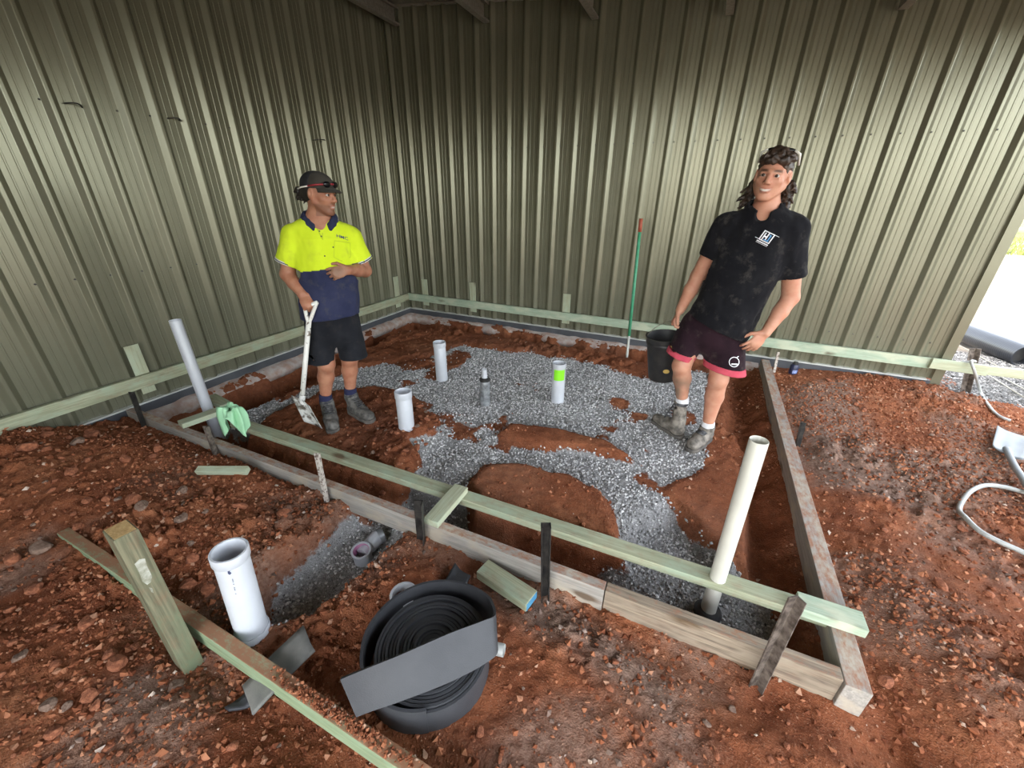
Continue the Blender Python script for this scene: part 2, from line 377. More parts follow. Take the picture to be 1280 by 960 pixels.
P_RIDGE = pz([(620, 541), (634, 524), (700, 534), (760, 551), (803, 576), (760, 569), (700, 560), (650, 549)], -0.08)
P_MOUND = pz([(581, 602), (605, 577), (640, 575), (700, 588), (752, 605), (772, 642), (790, 688), (740, 674), (690, 660), (630, 650), (590, 636)], -0.07)
P_RMOUND = pz([(828, 612), (868, 590), (915, 562), (938, 590), (941, 640), (938, 712), (905, 690), (872, 655)], -0.10)
P_LMOUND = pz([(300, 545), (345, 512), (400, 488), (470, 478), (520, 500), (556, 528), (545, 545), (515, 556), (527, 585), (500, 606), (440, 598), (380, 585)], -0.09)
P_PILE = pz([(455, 560), (492, 515), (530, 505), (558, 528), (530, 560), (526, 588), (500, 606), (460, 590)], -0.06)
P_BACKD = pz([(400, 470), (450, 437), (500, 412), (560, 411), (640, 422), (720, 434), (800, 450), (845, 462), (835, 482), (790, 467), (700, 446), (640, 438), (575, 432), (548, 440), (520, 446), (470, 456)], -0.10)
P_DIG = pz([(452, 655), (490, 655), (515, 690), (470, 735), (400, 800), (330, 812), (300, 790), (340, 742), (400, 695)], -0.26)
P_DIGFLOOR = pz([(446, 662), (492, 660), (512, 690), (468, 735), (396, 795), (352, 815), (335, 775), (345, 748), (400, 700)], -0.26)
P_TAN = pz([(425, 740), (470, 705), (520, 692), (560, 705), (560, 745), (500, 770), (440, 790)], -0.10)
P_LOWG = pz([(745, 705), (790, 660), (850, 640), (890, 690), (900, 730), (960, 770), (1000, 780), (960, 800), (860, 770), (780, 735)], -0.22)

def terrain(X, Y):
    e = fbm(X * 4.0, Y * 4.0, 1.0, 4); e2 = fbm(X * 11, Y * 11, 4.0, 3)
    inside = -np.maximum.reduce([0.02 - X, X - 4.50, -3.44 - Y, Y + 0.02])       # >0 inside the formwork
    Z = np.full(X.shape, -0.105) + 0.012 * fbm(X * 1.3, Y * 1.3, 9.0, 3)
    def put(P, h, wd, jit=0.03):
        nonlocal Z
        m = 1 - sst(-wd, wd * 0.35, sdpoly(X, Y, P) + jit * e + 0.012 * e2); Z = Z * (1 - m) + h * m; return m
    # --- outside, front left: spoil heap against the wall
    heap = np.exp(-((X - 0.25) / 0.85) ** 2 - ((Y + 4.15) / 0.50) ** 2); Z = Z + 0.21 * heap * (Y < -3.2)
    heap2 = np.exp(-((X - 1.35) / 0.75) ** 2 - ((Y + 3.98) / 0.28) ** 2); Z = Z + 0.075 * heap2
    Z = Z + 0.03 * np.exp(-((X - 2.0) / 0.5) ** 2 - ((Y + 3.85) / 0.2) ** 2)
    Z = Z + 0.07 * np.exp(-((X - 1.45) / 0.40) ** 2 - ((Y + 3.60) / 0.10) ** 2) + 0.05 * np.exp(-((X - 0.7) / 0.35) ** 2 - ((Y + 3.75) / 0.15) ** 2)
    # front centre: gentle rise, dusty
    Z = Z + 0.02 * np.exp(-((X - 3.55) / 0.6) ** 2 - ((Y + 4.2) / 0.5) ** 2)
    # right: bank near the back wall, hollow beside the form
    Z = Z + 0.085 * np.exp(-((X - 5.35) / 0.55) ** 2 - ((Y + 0.30) / 0.42) ** 2) + 0.05 * np.exp(-((X - 6.05) / 0.5) ** 2 - ((Y + 0.9) / 0.8) ** 2)
    Z = Z + 0.05 * np.exp(-((X - 5.1) / 0.35) ** 2 - ((Y + 3.1) / 0.6) ** 2)
    Z = Z - 0.045 * np.exp(-((X - 4.66) / 0.13) ** 2) * (Y > -3.75) * (Y < -0.3)
    Z = Z - 0.03 * np.exp(-((Y + 3.58) / 0.10) ** 2) * (X > 3.0) * (X < 4.7)
    Z = Z - 0.045 * np.exp(-((Y + 4.33) / 0.10) ** 2) * sst(1.6, 2.3, X) * (X < 4.2)
    Z = np.where((X > 6.1) & (Y > 0.0), -0.11 + 0.01 * e, Z)
    # --- inside: level gravel pad
    pad = -0.12 + 0.016 * fbm(X * 2.2, Y * 2.2, 2.0, 4)
    iw = sst(-0.02, 0.03, inside); Z = Z * (1 - iw) + pad * iw
    # edge trenches
    put(rect(0.12, -3.40, 0.66, -0.10), -0.36, 0.07, 0.05)
    put(rect(0.12, -0.46, 4.25, -0.13), -0.37, 0.06, 0.05)
    put(rect(0.50, -3.43, 4.45, -3.10), -0.31, 0.08, 0.05)
    put(rect(4.22, -3.43, 4.48, -0.15), -0.25, 0.12, 0.04)
    put(P_LOWG, -0.235, 0.10)
    # red ground left standing
    put(P_BACKD, -0.095, 0.08); put(P_LMOUND, -0.095, 0.08); put(P_RMOUND, -0.10, 0.05); put(P_RIDGE, -0.062, 0.05, 0.02); put(P_MOUND, -0.055, 0.07)
    m = 1 - sst(-0.16, 0.05, sdpoly(X, Y, P_PILE)); Z = Z + 0.055 * m
    # footprints and scrapes in the gravel
    for (u, v, r, h) in ((770, 510, 0.10, -0.03), (745, 497, 0.07, -0.03), (790, 545, 0.09, -0.025), (640, 560, 0.12, -0.02), (680, 475, 0.1, 0.02), (560, 560, 0.12, -0.03), (607, 505, 0.10, 0.025)):
        c = onZ(u, v, -0.12); Z = Z + h * np.exp(-((X - c[0]) ** 2 + (Y - c[1]) ** 2) / r ** 2)
    # outside dig with a gravel bed
    put(P_DIG, -0.27, 0.07, 0.02)
    m = 1 - sst(-0.18, 0.04, sdpoly(X, Y, P_TAN)); Z = Z + 0.05 * m
    # masks
    def inside_p(P, wd=0.03, j=0.02): return 1 - sst(-wd, wd, sdpoly(X, Y, P) + j * e + 0.01 * e2)
    g = iw * (1 - sst(-0.03, 0.03, sdpoly(X, Y, rect(0.75, -3.06, 4.06, -0.55)) + 0.03 * e))
    g = np.maximum(g, inside_p(P_LOWG) * iw)
    g = np.maximum(g, iw * inside_p(rect(1.5, -3.42, 2.85, -2.95), 0.03, 0.05)); g = np.maximum(g, iw * inside_p(rect(0.35, -3.15, 1.15, -2.75), 0.03, 0.05))
    g = np.maximum(g, iw * inside_p(rect(4.0, -3.43, 4.36, -3.0), 0.03, 0.03))
    for P in (P_BACKD, P_LMOUND, P_RMOUND, P_RIDGE, P_MOUND, pz([(890, 575), (892, 500), (905, 455), (960, 450), (980, 600), (930, 640)], -0.10)): g = g * (1 - inside_p(P, 0.03, 0.04))
    g = np.maximum(g, inside_p(P_DIGFLOOR, 0.02, 0.02))
    muddy = sst(0.25, 0.75, fbm(X * 2.6, Y * 2.6, 6.0, 4)) * iw; g = g * (1 - 0.8 * muddy * (X > 1.0) * (Y > -2.6))
    g = np.clip(g, 0, 1)
    yard = np.clip(sst(6.0, 6.3, X + 0.15 * e) * sst(-0.25, 0.05, Y + 0.10 * e), 0, 1)
    d = 0.55 * sst(0.15, 0.8, fbm(X * 1.7 + 3, Y * 1.7, 3.0, 4))
    for P, k in ((pz([(590, 715), (680, 730), (800, 790), (900, 860), (880, 960), (800, 930), (720, 820), (620, 760)], -0.1), 0.8),
                 (pz([(975, 480), (1060, 480), (1100, 560), (1200, 560), (1280, 560), (1280, 620), (1180, 640), (1020, 600)], -0.08), 0.75),
                 (pz([(120, 860), (200, 820), (270, 860), (230, 960), (120, 960)], -0.1), 0.7), (pz([(310, 620), (420, 600), (430, 640), (330, 680)], -0.06), 0.5)):
        d = np.maximum(d, k * (1 - sst(-0.10, 0.08, sdpoly(X, Y, P) + 0.06 * e)))
    d = d * (1 - 0.8 * iw)
    lump = (1 - np.clip(g, 0, 1)) * (1 - yard)
    flat = np.clip(inside_p(P_MOUND) + inside_p(P_RMOUND) + inside_p(P_RIDGE), 0, 1)
    a1, a2, av = worley(X * 9, Y * 9, 1); b1, b2, bv = worley(X * 24 + 0.3 * e2, Y * 24, 2); c1, c2, cv = worley(X * 52, Y * 52, 3)
    rough = (0.30 + 0.70 * sst(-0.3, 0.5, fbm(X * 1.9, Y * 1.9, 5.0, 3))) * (1 - 0.8 * flat)
    rough = rough * (1 + 0.7 * np.clip(heap * 1.4 + heap2, 0, 1))
    Z = Z + lump * rough * (0.042 * (av - 0.40) * sst(0.02, 0.22, a2 - a1) + 0.022 * bv * sst(0.02, 0.28, b2 - b1) + 0.010 * cv * sst(0.02, 0.3, c2 - c1)) + 0.004 * e2 * lump
    Z = Z + 0.006 * fbm(X * 30, Y * 30, 1, 3) * g
    return Z, g, yard, d
xs = np.arange(0.0, 7.85, 0.016); ys = np.concatenate([np.arange(-5.6, -3.4, 0.0125), np.arange(-3.4, 1.6, 0.02)])
GX, GY = np.meshgrid(xs, ys); GZ, GG, GYD, GD = terrain(GX, GY)
def ground_z(x, y):
    i = np.clip(np.searchsorted(ys, y) - 1, 0, len(ys) - 2); j = np.clip(((np.asarray(x) - xs[0]) / 0.016).astype(int) if isinstance(x, np.ndarray) else int((x - xs[0]) / 0.016), 0, len(xs) - 2)
    return np.maximum(np.maximum(GZ[i, j], GZ[i + 1, j]), np.maximum(GZ[i, j + 1], GZ[i + 1, j + 1])) * 0.5 + (GZ[i, j] + GZ[i + 1, j + 1]) * 0.25
nx, ny = len(xs), len(ys); idx = np.arange(nx * ny).reshape(ny, nx)
F = np.stack([idx[:-1, :-1], idx[:-1, 1:], idx[1:, 1:], idx[1:, :-1]], -1).reshape(-1, 4)
def fast_mesh(name, V, F, mat, parent=None, smooth=True):
    """V (n,3), F (m,k) arrays"""
    me = bpy.data.meshes.new(name); k = F.shape[1]
    me.vertices.add(len(V)); me.vertices.foreach_set('co', np.ascontiguousarray(V, np.float32).ravel())
    me.loops.add(F.size); me.loops.foreach_set('vertex_index', np.ascontiguousarray(F, np.int32).ravel())
    me.polygons.add(len(F)); me.polygons.foreach_set('loop_start', np.arange(0, F.size, k, dtype=np.int32))
    me.polygons.foreach_set('use_smooth', np.full(len(F), smooth, bool)); me.update(calc_edges=True); me.validate()
    return link(name, me, mat, parent)
def vattr(o, name, val):
    a = o.data.attributes.new(name, 'FLOAT', 'POINT'); a.data.foreach_set('value', np.ascontiguousarray(val, np.float32).ravel())
def soil_mat():
    M = Mat('red_soil'); v = M.coord()
    n1 = M.noise(v, 2.2, 6, 0.6); n2 = M.noise(v, 26, 5, 0.6); n3 = M.noise(v, 140, 3, 0.6)
    c = M.ramp(n1, [(0.30, (0.165, 0.050, 0.022)), (0.52, (0.265, 0.090, 0.040)), (0.72, (0.36, 0.145, 0.070))])
    c = M.mix(M.ramp(n2, [(0.35, (0.55,) * 3), (0.60, (0,) * 3)]), c, (0.12, 0.037, 0.017))
    c = M.mix(M.ramp(n3, [(0.56, (0,) * 3), (0.74, (0.7,) * 3)]), c, (0.33, 0.17, 0.10))
    vo = M.n('TexVoronoi', Scale=85.0); M.l(v, vo.inputs['Vector'])
    c = M.mix(M.ramp(vo.outputs['Distance'], [(0.10, (0.8,) * 3), (0.17, (0,) * 3)]), c, (0.36, 0.21, 0.14))
    dust = M.ramp(M.noise(v, 50, 4, 0.65), [(0.35, (0.12, 0.085, 0.066)), (0.62, (0.29, 0.21, 0.165))])
    c = M.mix(M.attr('dust'), c, dust)
    gr = M.ramp(M.noise(v, 180, 3, 0.7), [(0.35, (0.17, 0.167, 0.163)), (0.6, (0.40, 0.394, 0.388))])
    ga = M.n('Math', operation='MULTIPLY_ADD'); M.l(n2, ga.inputs[0]); ga.inputs[1].default_value = 1.1; M.l(M.attr('gravel'), ga.inputs[2])
    c = M.mix(M.ramp(ga.outputs[0], [(0.98, (0,) * 3), (1.0, (1,) * 3)]) if False else M.ramp(M.mul(ga.outputs[0], 0.5), [(0.50, (0,) * 3), (0.60, (1,) * 3)]), c, gr)
    yd = M.ramp(M.noise(v, 45, 5, 0.7), [(0.35, (0.07, 0.065, 0.062)), (0.62, (0.24, 0.225, 0.21))])
    c = M.mix(M.attr('yard'), c, yd)
    M.set(**{'Base Color': c, 'Roughness': 0.95, 'Specular IOR Level': 0.15})
    h = M.n('Math', operation='ADD'); M.l(n2, h.inputs[0]); M.l(n3, h.inputs[1]); M.bump(h.outputs[0], 0.7, 0.012)
    return M.m
MT['soil'] = soil_mat()
floor = fast_mesh('floor', np.stack([GX, GY, GZ], -1).reshape(-1, 3), F, MT['soil'])
for nm, a in (('gravel', GG), ('yard', GYD), ('dust', GD)): vattr(floor, nm, a)
tag(floor, 'bare red soil floor with trenches and gravel pad inside the shed', kind='structure')
# stones: vectorised little polyhedra
def stones(name, pts, size, mat, flat=0.7, seed=1, cols=None, parent=None):
    r = np.random.RandomState(seed); n = len(pts)
    base = np.array([(1, 0, 0), (-1, 0, 0), (0, 1, 0), (0, -1, 0), (0, 0, 1), (0, 0, -1)], float)
    tri = np.array([(0, 2, 4), (2, 1, 4), (1, 3, 4), (3, 0, 4), (2, 0, 5), (1, 2, 5), (3, 1, 5), (0, 3, 5)])
    V = base[None] * (0.65 + 0.7 * r.rand(n, 6, 1)) + 0.25 * (r.rand(n, 6, 3) - 0.5)
    V[:, :, 2] *= flat; q = r.randn(n, 4); q[:, 1:3] *= 0.5; q /= np.linalg.norm(q, axis=1, keepdims=True); a, b, c, d = q.T
    R = np.stack([1 - 2 * (c * c + d * d), 2 * (b * c - a * d), 2 * (b * d + a * c), 2 * (b * c + a * d), 1 - 2 * (b * b + d * d), 2 * (c * d - a * b),
                  2 * (b * d - a * c), 2 * (c * d + a * b), 1 - 2 * (b * b + c * c)], -1).reshape(n, 3, 3)
    V = np.einsum('nij,nkj->nki', R, V) * size[:, None, None] + pts[:, None, :]
    o = fast_mesh(name, V.reshape(-1, 3), (tri[None] + 6 * np.arange(n)[:, None, None]).reshape(-1, 3), mat, parent, smooth=False)
    vattr(o, 'tone', np.repeat(r.rand(n), 6)); return o
def tone_mat(name, stops, rough=0.9):
    M = Mat(name); M.set(**{'Base Color': M.ramp(M.attr('tone'), stops), 'Roughness': rough, 'Specular IOR Level': 0.2}); return M.m
MT['bluemetal'] = tone_mat('blue_metal_gravel', [(0.0, (0.14, 0.14, 0.14)), (0.3, (0.34, 0.338, 0.335)), (0.75, (0.54, 0.538, 0.532)), (1.0, (0.74, 0.735, 0.72))])
MT['crumb'] = tone_mat('soil_crumbs', [(0.0, (0.14, 0.042, 0.019)), (0.5, (0.27, 0.092, 0.042)), (0.85, (0.37, 0.155, 0.080)), (0.985, (0.40, 0.24, 0.16)), (1.0, (0.52, 0.42, 0.34))])
MT['dustcrumb'] = tone_mat('dusty_stones', [(0.0, (0.10, 0.065, 0.048)), (0.6, (0.25, 0.17, 0.135)), (1.0, (0.38, 0.30, 0.25))])
MT['yardstone'] = tone_mat('yard_stones', [(0.0, (0.06, 0.06, 0.06)), (0.6, (0.20, 0.195, 0.19)), (1.0, (0.36, 0.35, 0.34))])
def scatter(n, box, mask, seed):
    r = np.random.RandomState(seed); x = box[0] + r.rand(n) * (box[2] - box[0]); y = box[1] + r.rand(n) * (box[3] - box[1])
    i = np.clip(np.searchsorted(ys, y) - 1, 0, ny - 2); j = np.clip(((x - xs[0]) / 0.016).astype(int), 0, nx - 2)
    k = r.rand(n) < mask[i, j]; x, y = x[k], y[k]; return np.stack([x, y, ground_z(x, y)], -1), r
pts, r = scatter(85000, (0.3, -4.4, 4.48, -0.3), np.where(GG > 0.45, GG, 0.03 * (GG > 0.02)), 5)
tag(stones('gravel_bed', pts + np.array([0, 0, 0.001]), 0.0055 + 0.0045 * r.rand(len(pts)), MT['bluemetal'], 0.75, 3), 'blue grey crushed gravel spread over the pad and pipe trench', 'gravel', kind='stuff')
soilm = (1 - GG) * (1 - GYD)
near = np.clip(0.25 + 0.75 * sst(-0.4, 0.6, fbm(GX * 1.6, GY * 1.6, 8.0, 3)), 0, 1)
near = near * np.where((GX > 0.1) & (GX < 4.45) & (GY > -3.42), 0.22, 1.0)
pts, r = scatter(110000, (0.06, -4.75, 6.8, -0.06), soilm * near, 9)
tag(stones('soil_crumbs', pts, 0.0032 + 0.012 * r.rand(len(pts)) ** 2.6, MT['crumb'], 0.7, 4), 'small red soil crumbs strewn over the bare ground', 'soil', kind='stuff')
pts, r = scatter(26000, (0.06, -4.75, 6.8, -0.06), np.clip(GD - 0.15, 0, 1) * soilm, 13)
tag(stones('dusty_pebbles', pts, 0.003 + 0.012 * r.rand(len(pts)) ** 2.5, MT['dustcrumb'], 0.6, 6), 'grey brown pebbles and grit on the trampled soil', 'pebbles', kind='stuff')
pts, r = scatter(16000, (6.0, -0.4, 7.8, 1.5), GYD, 17)
tag(stones('yard_gravel', pts, 0.006 + 0.014 * r.rand(len(pts)), MT['yardstone'], 0.6, 8), 'pale crushed stone in the yard beyond the back wall', 'gravel', kind='stuff')
# the yard around the shed
def yard_mat():
    M = Mat('yard_stone_ground'); v = M.coord()
    c = M.ramp(M.noise(v, 22, 6, 0.7), [(0.35, (0.08, 0.074, 0.066)), (0.62, (0.19, 0.178, 0.162))])
    c = M.mix(M.ramp(M.noise(v, 0.5, 3), [(0.45, (0,) * 3), (0.6, (0.5,) * 3)]), c, (0.24, 0.20, 0.16))
    M.set(**{'Base Color': c, 'Roughness': 0.95, 'Specular IOR Level': 0.1}); return M.m
MT['yard'] = yard_mat()
V = []; Fq = []
for x0, y0, x1, y1 in ((-60, 1.5, 7.75, 24), (7.75, -60, 70, 24), (-60, -60, 0, 1.5), (0, -60, 7.75, -5.5)):
    b = len(V); V += [(x0, y0, -0.125), (x1, y0, -0.125), (x1, y1, -0.125), (x0, y1, -0.125)]; Fq.append((b, b + 1, b + 2, b + 3))
tag(mesh('yard_ground', V, Fq, MT['yard']), 'sunlit pale gravel yard outside the shed', kind='structure')
MT['lawn'] = simple('sunlit_grass', (0.10, 0.135, 0.022), (0.16, 0.18, 0.04), 0.9, 3, 0.4, 30)
tag(mesh('lawn_ground', [(-60, 24, -0.12), (70, 24, -0.12), (70, 120, -0.10), (-60, 120, -0.10)], [(0, 1, 2, 3)], MT['lawn']), 'yellow green lawn beyond the gravel yard', kind='structure')
r = np.random.RandomState(3); n = 5000
gx = 10 + r.rand(n) * 14; gy = 15.5 + r.rand(n) ** 1.5 * 9.5
hh = 0.08 + 0.16 * r.rand(n); an = r.rand(n) * 6.28; w_ = 0.02
V = np.stack([np.stack([gx - w_ * np.cos(an), gy - w_ * np.sin(an), np.full(n, -0.13)], -1), np.stack([gx + w_ * np.cos(an), gy + w_ * np.sin(an), np.full(n, -0.13)], -1),
              np.stack([gx + 0.05 * np.sin(an * 3), gy + 0.05 * np.cos(an * 3), hh - 0.12], -1)], 1).reshape(-1, 3)
tag(fast_mesh('grass_verge', V, np.arange(3 * n).reshape(-1, 3), MT['lawn'], smooth=False), 'bright strip of grass at the edge of the gravel yard', 'grass', kind='stuff')
MT['leaf'] = simple('dry_green_leaves', (0.07, 0.09, 0.025), (0.13, 0.13, 0.045), 0.8, 2.5)
fence = empty('wire_fence', (16, 25.5, -0.12), 'far paddock fence of timber posts and rails behind the grass', 'fence')
for k in range(7):
    x = 11.5 + 2.2 * k; board('post', (x, 25.5, -0.15), (x, 25.5, 1.35), 0.12, 0.12, MT['pine_pale'], fence, up=(0, 1, 0))
for z in (0.35, 0.75, 1.15): board('rail', (11.4, 25.42, z), (24.9, 25.42, z), 0.035, 0.09, MT['pine_pale'], fence)
for k, (x, y_, s, lb) in enumerate(((14.5, 29, 1.2, 'low shrub just past the rail fence'), (18.5, 31, 1.7, 'broad shrub with dry green leaves behind the rail fence'), (23.5, 30, 1.5, 'rounded shrub at the far end of the rail fence'))):
    n = 2600; q = r.randn(n, 3); q /= np.linalg.norm(q, axis=1, keepdims=True); q *= (0.55 + 0.45 * r.rand(n, 1) ** 0.4) * np.array([s * 1.4, s, s]); q += np.array([x, y_, s * 0.85])
    t1 = r.randn(n, 3) * 0.09; t2 = r.randn(n, 3) * 0.09
    sh = empty('shrub', (x, y_, -0.12), lb, 'shrub')
    o = fast_mesh('foliage', np.stack([q - t1, q + t2, q + t1, q - t2], 1).reshape(-1, 3), np.arange(4 * n).reshape(-1, 4), MT['leaf'], sh, smooth=False)
    tube('stem', [(x, y_, -0.15), (x + 0.05, y_, s * 0.9)], [0.06, 0.03], MT['old_oak'], sh)

# ================================================================== TIMBER
def gz(x, y): return float(ground_z(float(x), float(y)))
# --- battens on the walls, with their cleats
tag(board('wall_batten', (0.04, -0.052, 0.168), (5.86, -0.052, 0.158), 0.035, 0.095, MT['pine_mint']), 'long pale green timber batten along the back wall', 'batten')
tag(board('wall_batten', (0.052, -0.075, 0.168), (0.052, -4.45, 0.168), 0.035, 0.095, MT['pine']), 'knotty green timber batten along the side wall', 'batten')
tag(board('batten_splice', (5.845, -0.090, 0.172), (6.23, -0.090, 0.166), 0.035, 0.09, MT['pine_pale']), 'short pale timber splice nailed over the batten end at the open edge', 'timber')
tag(board('wall_batten', (5.90, -0.052, 0.158), (7.6, -0.052, 0.175), 0.035, 0.08, MT['pine_pale']), 'pale batten running on past the open end of the back wall', 'batten')
for x, z0, z1, lb in ((0.335, 0.065, 0.43, 'short pale timber cleat on the back wall close to the corner'), (1.105, 0.06, 0.455, 'short pale timber cleat on the back wall, second from the corner'), (2.41, 0.07, 0.435, 'short pale timber cleat on the back wall, third from the corner')):
    tag(board('batten_cleat', (x - 0.02, -0.0315, z0), (x, -0.0315, z1), 0.105, 0.006 + 0.0, MT['pine_pale'], up=(0, 1, 0)) if False else board('batten_cleat', (x, -0.0325, z0), (x - 0.005, -0.0325, z1), 0.095, 0.004, MT['pine_pale'], up=(0, 1, 0), bev=0.001), lb, 'timber')
for y_, z0, z1, wd, lb in ((-3.295, 0.06, 0.448, 0.09, 'knotty pale timber cleat on the side wall next to the tall white pipe'), (-0.275, 0.06, 0.48, 0.10, 'short pale timber cleat on the side wall close to the corner')):
    tag(board('batten_cleat', (0.0325, y_, z0), (0.0325, y_, z1), wd, 0.004, MT['pine_pale'], up=(1, 0, 0), bev=0.001), lb, 'timber')
# --- formwork
FZ = -0.065
tag(board('form_board', (0.06, -3.463, FZ), (3.668, -3.463, FZ), 0.048, 0.13, MT['grey_board']), 'long grey weathered form board along the front of the pit', 'board')
tag(board('form_board', (3.672, -3.463, FZ), (4.488, -3.463, FZ), 0.048, 0.13, MT['old_oak']), 'form board with bold dark wood grain at the front corner', 'board')
tag(board('form_board', (4.528, -3.500, FZ - 0.0), (4.585, -0.13, FZ), 0.075, 0.13, MT['grey_board']), 'wide grey form board closing the open side of the pit', 'board')
# --- screed rail just inside the front form; the tall cream pipe goes through it
tag(board('screed_rail', (0.93, -3.232, -0.0225), (4.545, -3.210, -0.0225), 0.078, 0.042, MT['pine']), 'long green treated rail laid flat over the pit beside the form boards', 'timber')
tag(board('rail_cap', (4.385, -3.236, 0.0225), (4.600, -3.236, 0.0225), 0.085, 0.042, MT['pine_mint']), 'mint green timber offcut capping the rail end over the open side form', 'timber')
tag(board('cross_piece', (2.808, -3.20, 0.0195), (2.808, -3.492, 0.0195), 0.083, 0.036, MT['pine_pale']), 'short timber spacer bridging from the green rail to the front form', 'timber')
tag(board('cross_piece', (0.745, -3.19, 0.0195), (0.695, -3.455, 0.0195), 0.085, 0.036, MT['pine_pale']), 'short timber spacer on the front form next to the green cloth', 'timber')
tag(board('timber_offcut', (0.62, -3.10, -0.0225), (0.36, -3.06, -0.0225), 0.085, 0.04, MT['pine']), 'green timber offcut behind the tall pipe by the side wall', 'timber')
# --- loose offcuts
g1 = onZ(248, 588, -0.01); g2 = onZ(309, 589, -0.01)
zz = max(gz(*g1[:2]), gz(*g2[:2])) + 0.025
a = onZ(247, 588, zz); b = onZ(310, 588, zz); tag(board('timber_offcut', a, b, 0.042, 0.035, MT['pine_pale'], up=(0.15, -0.3, 1)), 'thin pale timber offcut lying on the red spoil heap', 'timber')
blk = tag(board('timber_block', (3.125, -3.548, -0.078), (3.392, -3.605, -0.078), 0.085, 0.045, MT['pine']), 'green timber block lying against the front form near the foam roll', 'timber')
MT['blue_paint'] = simple('blue_end_paint', (0.05, 0.20, 0.36), (0.08, 0.26, 0.40), 0.7)
board('end_paint', (3.3915, -3.6049, -0.078), (3.3935, -3.6053, -0.078), 0.078, 0.039, MT['blue_paint'], blk, bev=0.0005)
# --- near rail and its post
tag(board('edge_rail', (1.215, -4.262, -0.045), (3.55, -4.285, -0.045), 0.045, 0.09, MT['pine_rail']), 'weathered rail with green face and dirt along its top, nailed to the leaning post', 'timber')
post = tag(board('timber_post', (2.300, -4.350, -0.20), (2.275, -4.338, 0.520), 0.088, 0.062, MT['pine_warm'], up=(0.1, 1, 0)), 'stout sawn timber post standing in the red soil beside the big white pipe', 'post')
board('end_grain', (2.275, -4.338, 0.5202), (2.27498, -4.33799, 0.5212), 0.080, 0.054, MT['end_grain'], post, up=(0.1, 1, 0), bev=0.0004)
MT['limewash'] = simple('chalk_smear', (0.42, 0.42, 0.36), (0.20, 0.20, 0.14), 0.9, 40)
# --- steel stakes
def stake(base, top, wd, mat, label, kindname='steel_stake', legs=2, facing=(0.4, -0.9, 0)):
    base = np.asarray(base, float); top = np.asarray(top, float); ax = (top - base) / np.linalg.norm(top - base); base = base - ax * 0.24
    M, L = frame(base, top, facing); t = 0.005; h = wd / 2
    sec = [(-h, 0.0), (h, 0.0), (h, wd * 0.8), (h - t, wd * 0.8), (h - t, t), (-h + t, t), (-h + t, wd * 0.8), (-h, wd * 0.8)] if legs == 3 else [(-h, 0.0), (h, 0.0), (h, t), (-h + t, t), (-h + t, wd * 0.85), (-h, wd * 0.85)]
    n = len(sec); V = [(0.03 * abs(a) / h, a * 0.8, b) for a, b in sec] + [(L, a, b) for a, b in sec]
    Fs = [(i, (i + 1) % n, n + (i + 1) % n, n + i) for i in range(n)] + [tuple(range(n))[::-1], tuple(range(n, 2 * n))]
    o = mesh(kindname, V, Fs, mat, mw=M); return tag(o, label, 'stake', 'steel stakes holding the formwork')
stake((0.315, -3.512, -0.15), (0.325, -3.50, 0.215), 0.042, MT['steel_dark'], 'black steel stake outside the form by the side wall')
stake((1.14, -3.512, -0.15), (1.13, -3.505, 0.15), 0.040, MT['steel_rust'], 'brown steel stake under the green cloth')
stake((2.115, -3.515, -0.15), (2.125, -3.513, 0.245), 0.032, MT['steel_white'], 'white flaking steel stake at the front form beside the soil bank')
stake((2.755, -3.515, -0.15), (2.765, -3.513, 0.165), 0.045, MT['steel_dark'], 'black notched steel stake next to the timber spacer')
stake((3.425, -3.523, -0.15), (3.405, -3.515, 0.29), 0.040, MT['steel_dark'], 'dark channel stake standing over the green timber block', legs=3)
stake((4.235, -3.545, -0.15), (4.255, -3.500, 0.31), 0.040, MT['steel_rust'], 'rusty angle stake at the front corner of the formwork', facing=(0.6, -0.7, 0.2))
stake((4.665, -1.60, -0.15), (4.650, -1.60, 0.045), 0.042, MT['steel_dark'], 'short black stake outside the wide side form', facing=(1, 0, 0))
stake((4.66, -0.26, -0.15), (4.640, -0.26, 0.13), 0.030, MT['steel_white'], 'small pale stake at the far end of the side form', facing=(1, 0, 0))
stake((6.22, 0.03, -0.15), (6.16, 0.10, 0.30), 0.055, MT['steel_rust'], 'rusty stake behind the pale batten past the open wall end')

# ================================================================== PIPES
def pipe(name, base, top, r, label, mat='pvc', wall=0.0045, collar=None, group=None, down=0.10, cat='pipe'):
    base = np.asarray(base, float); top = np.asarray(top, float); ax = (top - base) / np.linalg.norm(top - base); A = base - ax * down; L = np.linalg.norm(top - A)
    e = empty(name, base, label, cat, group)
    lathe('tube', [(r, 0), (r, L - 0.002), (r - 0.001, L), (r - wall + 0.001, L), (r - wall, L - 0.002), (r - wall, 0)], MT[mat], A, top, e, 36)
    if collar:
        for h0, h1, dr in collar:
            lathe('collar', [(r + 0.0003, h0), (r + dr * 0.7, h0), (r + dr, h0 + 0.003), (r + dr, h1 - 0.003), (r + dr * 0.7, h1), (r + 0.0003, h1)], MT[mat], A, top, e, 36)
    return e, A, ax
pA = onZ(313, 800, -0.16); pA[:2] = (2.44, -4.185)
eA, AA, axA = pipe('drain_pipe', (2.435, -4.19, -0.22), (2.455, -4.165, 0.345), 0.055, 'wide white pipe with a collared rim standing in the dug trench beside the post', collar=[(0.10 + 0.525, 0.10 + 0.566, 0.005), (0.10, 0.26, 0.006)])
pipe('drain_pipe', (2.085, -2.755, -0.12), (2.085, -2.75, 0.265), 0.055, 'white pipe rising from the loose soil pile near the man in yellow', collar=[(0.06, 0.17, 0.004), (0.435, 0.485, 0.004)])
